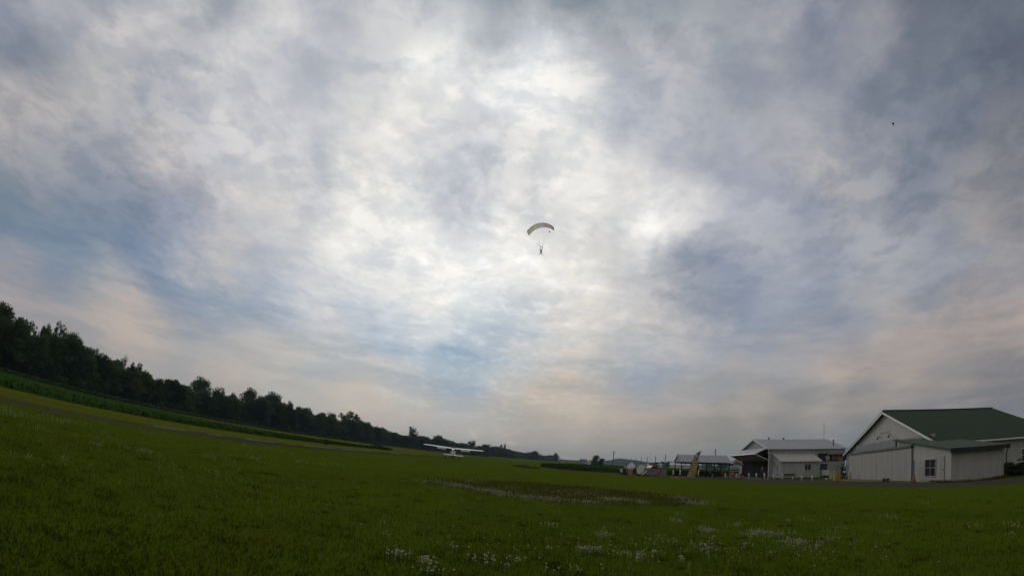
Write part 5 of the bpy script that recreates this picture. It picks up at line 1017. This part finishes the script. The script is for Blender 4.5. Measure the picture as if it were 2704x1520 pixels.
for s in (-1, 1):
    b = MB(); b.loft([foil(s*.3, .25, 1.62, 2.06), foil(s*2.6, .25, 1.6, 2.12), foil(s*5.3, .2, 1.12, 2.20), foil(s*5.55, .2, .9, 2.17, .06)]); w_ = b.build('wing', AW, ap)
    b = MB(); b.prism([(s*1.3, -.93, 2.05), (s*3.0, -.92, 2.08), (s*3.0, -1.25, 1.82), (s*1.3, -1.27, 1.78)], (0, .03, .035)); b.build('flap', AW, w_)
    b = MB(); b.tube([(s*.52, .35, .85), (s*2.55, .3, 2.02)], .045, 6); b.build('strut', AW, ap)
    b = MB(); b.tube([(s*.42, .0, .78), (s*1.15, -.05, .28)], [.07, .045], 6); b.build('gear_leg', AW, ap); wheel_ = MB(); wheel_.tube([(s*1.20-.09, -.05, .21), (s*1.20-.05, -.05, .21), (s*1.20+.05, -.05, .21), (s*1.20+.09, -.05, .21)], [.17, .21, .21, .17], 12); wheel_.build('wheel', RUB, ap)
b = MB(); b.loft([foil(-1.72, -4.6, .68, 1.13, .10), foil(0, -4.45, 1.05, 1.13, .10), foil(1.72, -4.6, .68, 1.13, .10)]); b.build('tailplane', AW, ap)
b = MB(); b.prism([(-.05, -3.5, 1.25), (-.05, -4.5, 2.62), (-.05, -5.1, 2.62), (-.05, -5.15, 1.1), (-.05, -4.4, 1.1)], (.10, 0, 0)); fn = b.build('fin', AW, ap); b = MB(); b.prism([(-.035, -5.155, 1.05), (-.035, -5.105, 2.6), (-.035, -5.35, 2.6), (-.035, -5.5, 1.05)], (.07, 0, 0)); b.build('rudder', AW, fn)
b = MB(); b.tube([(0, 2.45, .7), (0, 2.45, .2)], .05, 6); b.tube([(-.07, 2.45, .19), (.07, 2.45, .19)], .19, 12); b.build('nose_wheel', RUB, ap)
b = MB(); b.loft([ell(3.0, .2, .85, 1.2), ell(3.25, .13, .92, 1.14), ell(3.4, .03, 1.01, 1.05)]); sp_ = b.build('spinner', AW, ap, True); b = MB(); b.prism([(-.93, 3.12, .97), (.93, 3.12, 1.09), (.93, 3.12, .99), (-.93, 3.12, 1.07)], (0, .03, 0)); b.build('propeller', DARK, sp_)
b = MB(); b.ball((0, -4.95, 2.68), .06); b.build('beacon', AW, fn)

# ------------------------------------------------------------------ parachute and jumper
D_ = 132.; J0 = AT(1428.5, 665, D_); hd = math.atan2(-J0.x, J0.y)
jump = dict(elbR=(-.30, -.02, 1.55), wriR=(-.24, -.03, 1.80), elbL=(.30, -.02, 1.55), wriL=(.24, -.03, 1.80), kneR=(-.20, -.16, .56), ankR=(-.34, -.06, .16), toeR=(-.38, -.18, .06), kneL=(.20, -.22, .60), ankL=(.40, .02, .34), toeL=(.46, -.1, .24))
pj = person('person', 'skydiver in dark jumpsuit hanging below the open parachute, arms raised', J0-Vector((0, 0, .95)), hd+rad(165), jump, (GREY, BLK, True)); 
pch = thing('parachute', 'curved tan and grey ram-air parachute canopy high in the bright sky', 'parachute', J0, hd+rad(-14))
# canopy: arc of cells, span across, chord along the view
cells = 27; Rc = 4.35; zc = AT(1431, 597, D_).z-J0.z-Rc+.35; half = rad(51); rows = []
CAN = [mat('canopy_tan', (.93, .88, .76), .8, .06, 2., spec=0., trans=.9), mat('canopy_grey', (.88, .89, .84), .8, .06, 2., spec=0., trans=.9), mat('canopy_mauve', (.88, .80, .77), .8, .06, 2., spec=0., trans=.9)]
b = MB(); ang_t = rad(10)
def cpt(i, j, up):
    """i along span 0..cells, j along chord 0..1"""
    a = -half+2*half*i/cells; r_ = Rc+(.02 if i % 3 else -.05)+(.28*math.sin(math.pi*min(1, j*1.02))**.6*(1-.3*j) if up else 0)
    x = math.sin(a)*r_*.98; z = zc+math.cos(a)*r_; y = -1.15+2.3*j; z += -.30*j+.12
    return (x*math.cos(ang_t)-(z-zc)*math.sin(ang_t)*1.0, y, zc+x*math.sin(ang_t)+(z-zc)*math.cos(ang_t))
js = [0, .1, .3, .6, .85, 1.0]
for i in range(cells):
    b.cur = 0 if i < cells*.36 else (1 if i < cells*.62 else 2)
    lo = [[cpt(i+q, j, False) for j in js] for q in (0, 1)]; hi = [[cpt(i+q, j, True) for j in js] for q in (0, 1)]
    for k in range(len(js)-1):
        b.add([lo[0][k], lo[1][k], lo[1][k+1], lo[0][k+1]], [(0, 1, 2, 3)]); b.add([hi[0][k], hi[1][k], hi[1][k+1], hi[0][k+1]], [(0, 1, 2, 3)])
    if i in (0, cells-1):
        q = 0 if i == 0 else 1
        for k in range(len(js)-1): b.add([lo[q][k], lo[q][k+1], hi[q][k+1], hi[q][k]], [(0, 1, 2, 3)])
    b.add([lo[0][-1], lo[1][-1], hi[1][-1], hi[0][-1]], [(0, 1, 2, 3)])
b.build('canopy', CAN, pch)
b = MB()
for i in range(0, cells+1, 3):
    for j in (0.02, .33, .66, .98):
        s = -1 if i < cells/2 else 1; e = cpt(i, j, False); b.tube([e, (s*.32, -.1+.2*j, 1.36)], .0022, 3, False)
b.build('suspension_lines', mat('line_grey', (.3, .3, .3), .7), pch)
b = MB(); b.box((-.36, -.12, 1.33), (.36, .12, 1.38)); b.build('slider', mat('slider_grey', (.20, .2, .19), .8), pch)
for s in (-1, 1): b = MB(); b.tube([(s*.33, 0, 1.33), (s*.20, 0, .50)], .04, 5); b.build('riser', mat('riser_web', (.16, .155, .15), .8), pch)
b = MB(); e = cpt(15, .5, True); pc = ag_ = (Matrix.Translation(J0) @ Matrix.Rotation(hd+rad(-14), 4, 'Z')).inverted() @ AT(1451.5, 611.5, D_+1.5); b.tube([e, pc], .012, 4); br = b.build('bridle', mat('line_grey', (.3, .3, .3), .7), pch)
b = MB(); b.ball(pc, .19, 10, 6, (1.15, 1.1, .8)); b.build('pilot_chute', mat('pilot_grey', (.06, .06, .06), .8), pch, True)

# ------------------------------------------------------------------ two birds high on the right
def bird(px, py, D, L, up, lab):
    p = AT(px, py, D); t = thing('bird', lab, 'bird', p, 0); t.rotation_euler = (rad(up), 0, math.atan2(-p.x, p.y)); m = mat('bird_feather', (.025, .025, .028), .8, .2, 5.)
    b = MB(); ys = [(-.5, .03), (-.32, .07), (0, .13), (.25, .11), (.38, .075), (.47, .08), (.55, .03)]; b.loft([[(r_*L*math.cos(2*math.pi*k/10), y*L, r_*L*math.sin(2*math.pi*k/10)) for k in range(10)] for y, r_ in ys]); b.loft([ell(.54*L, .02*L, -.012*L, .012*L, 6), ell(.62*L, .004*L, -.003*L, .003*L, 6)]); b.build('body', m, t, True)
    for s in (-1, 1): b = MB(); b.prism([(s*.08*L, .25*L, .03*L), (s*.30*L, .12*L, .10*L), (s*.26*L, -.45*L, .06*L), (s*.08*L, -.15*L, .03*L)], (0, 0, .018*L)); b.build('wing', m, t)
    b = MB(); b.prism([(-.05*L, -.42*L, 0), (.05*L, -.42*L, 0), (.10*L, -.72*L, 0), (-.10*L, -.72*L, 0)], (0, 0, .015*L)); b.build('tail', m, t)
bird(2358.5, 327, 60, .46, 86, 'small dark bird with folded wings, upright speck at the upper right of the sky')
bird(2083.5, 225, 90, .2, 20, 'tiny dark bird, smallest speck in the sky, left of the upright one')

# ------------------------------------------------------------------ air
HZ = True
if HZ:
    b = MB(); b.box((-6100, -6100, -1.5), (6100, 6100, 95)); o = b.build('haze', []); o['kind'] = 'stuff'
    m = bpy.data.materials.new('thin_haze'); m.use_nodes = True; t = m.node_tree
    for n in list(t.nodes): t.nodes.remove(n)
    pvn = t.nodes.new('ShaderNodeVolumePrincipled'); pvn.inputs['Color'].default_value = (.55, .76, 1.0, 1); pvn.inputs['Density'].default_value = .00012; pvn.inputs['Anisotropy'].default_value = .1
    mo = t.nodes.new('ShaderNodeOutputMaterial'); t.links.new(pvn.outputs[0], mo.inputs['Volume']); o.data.materials.append(m)
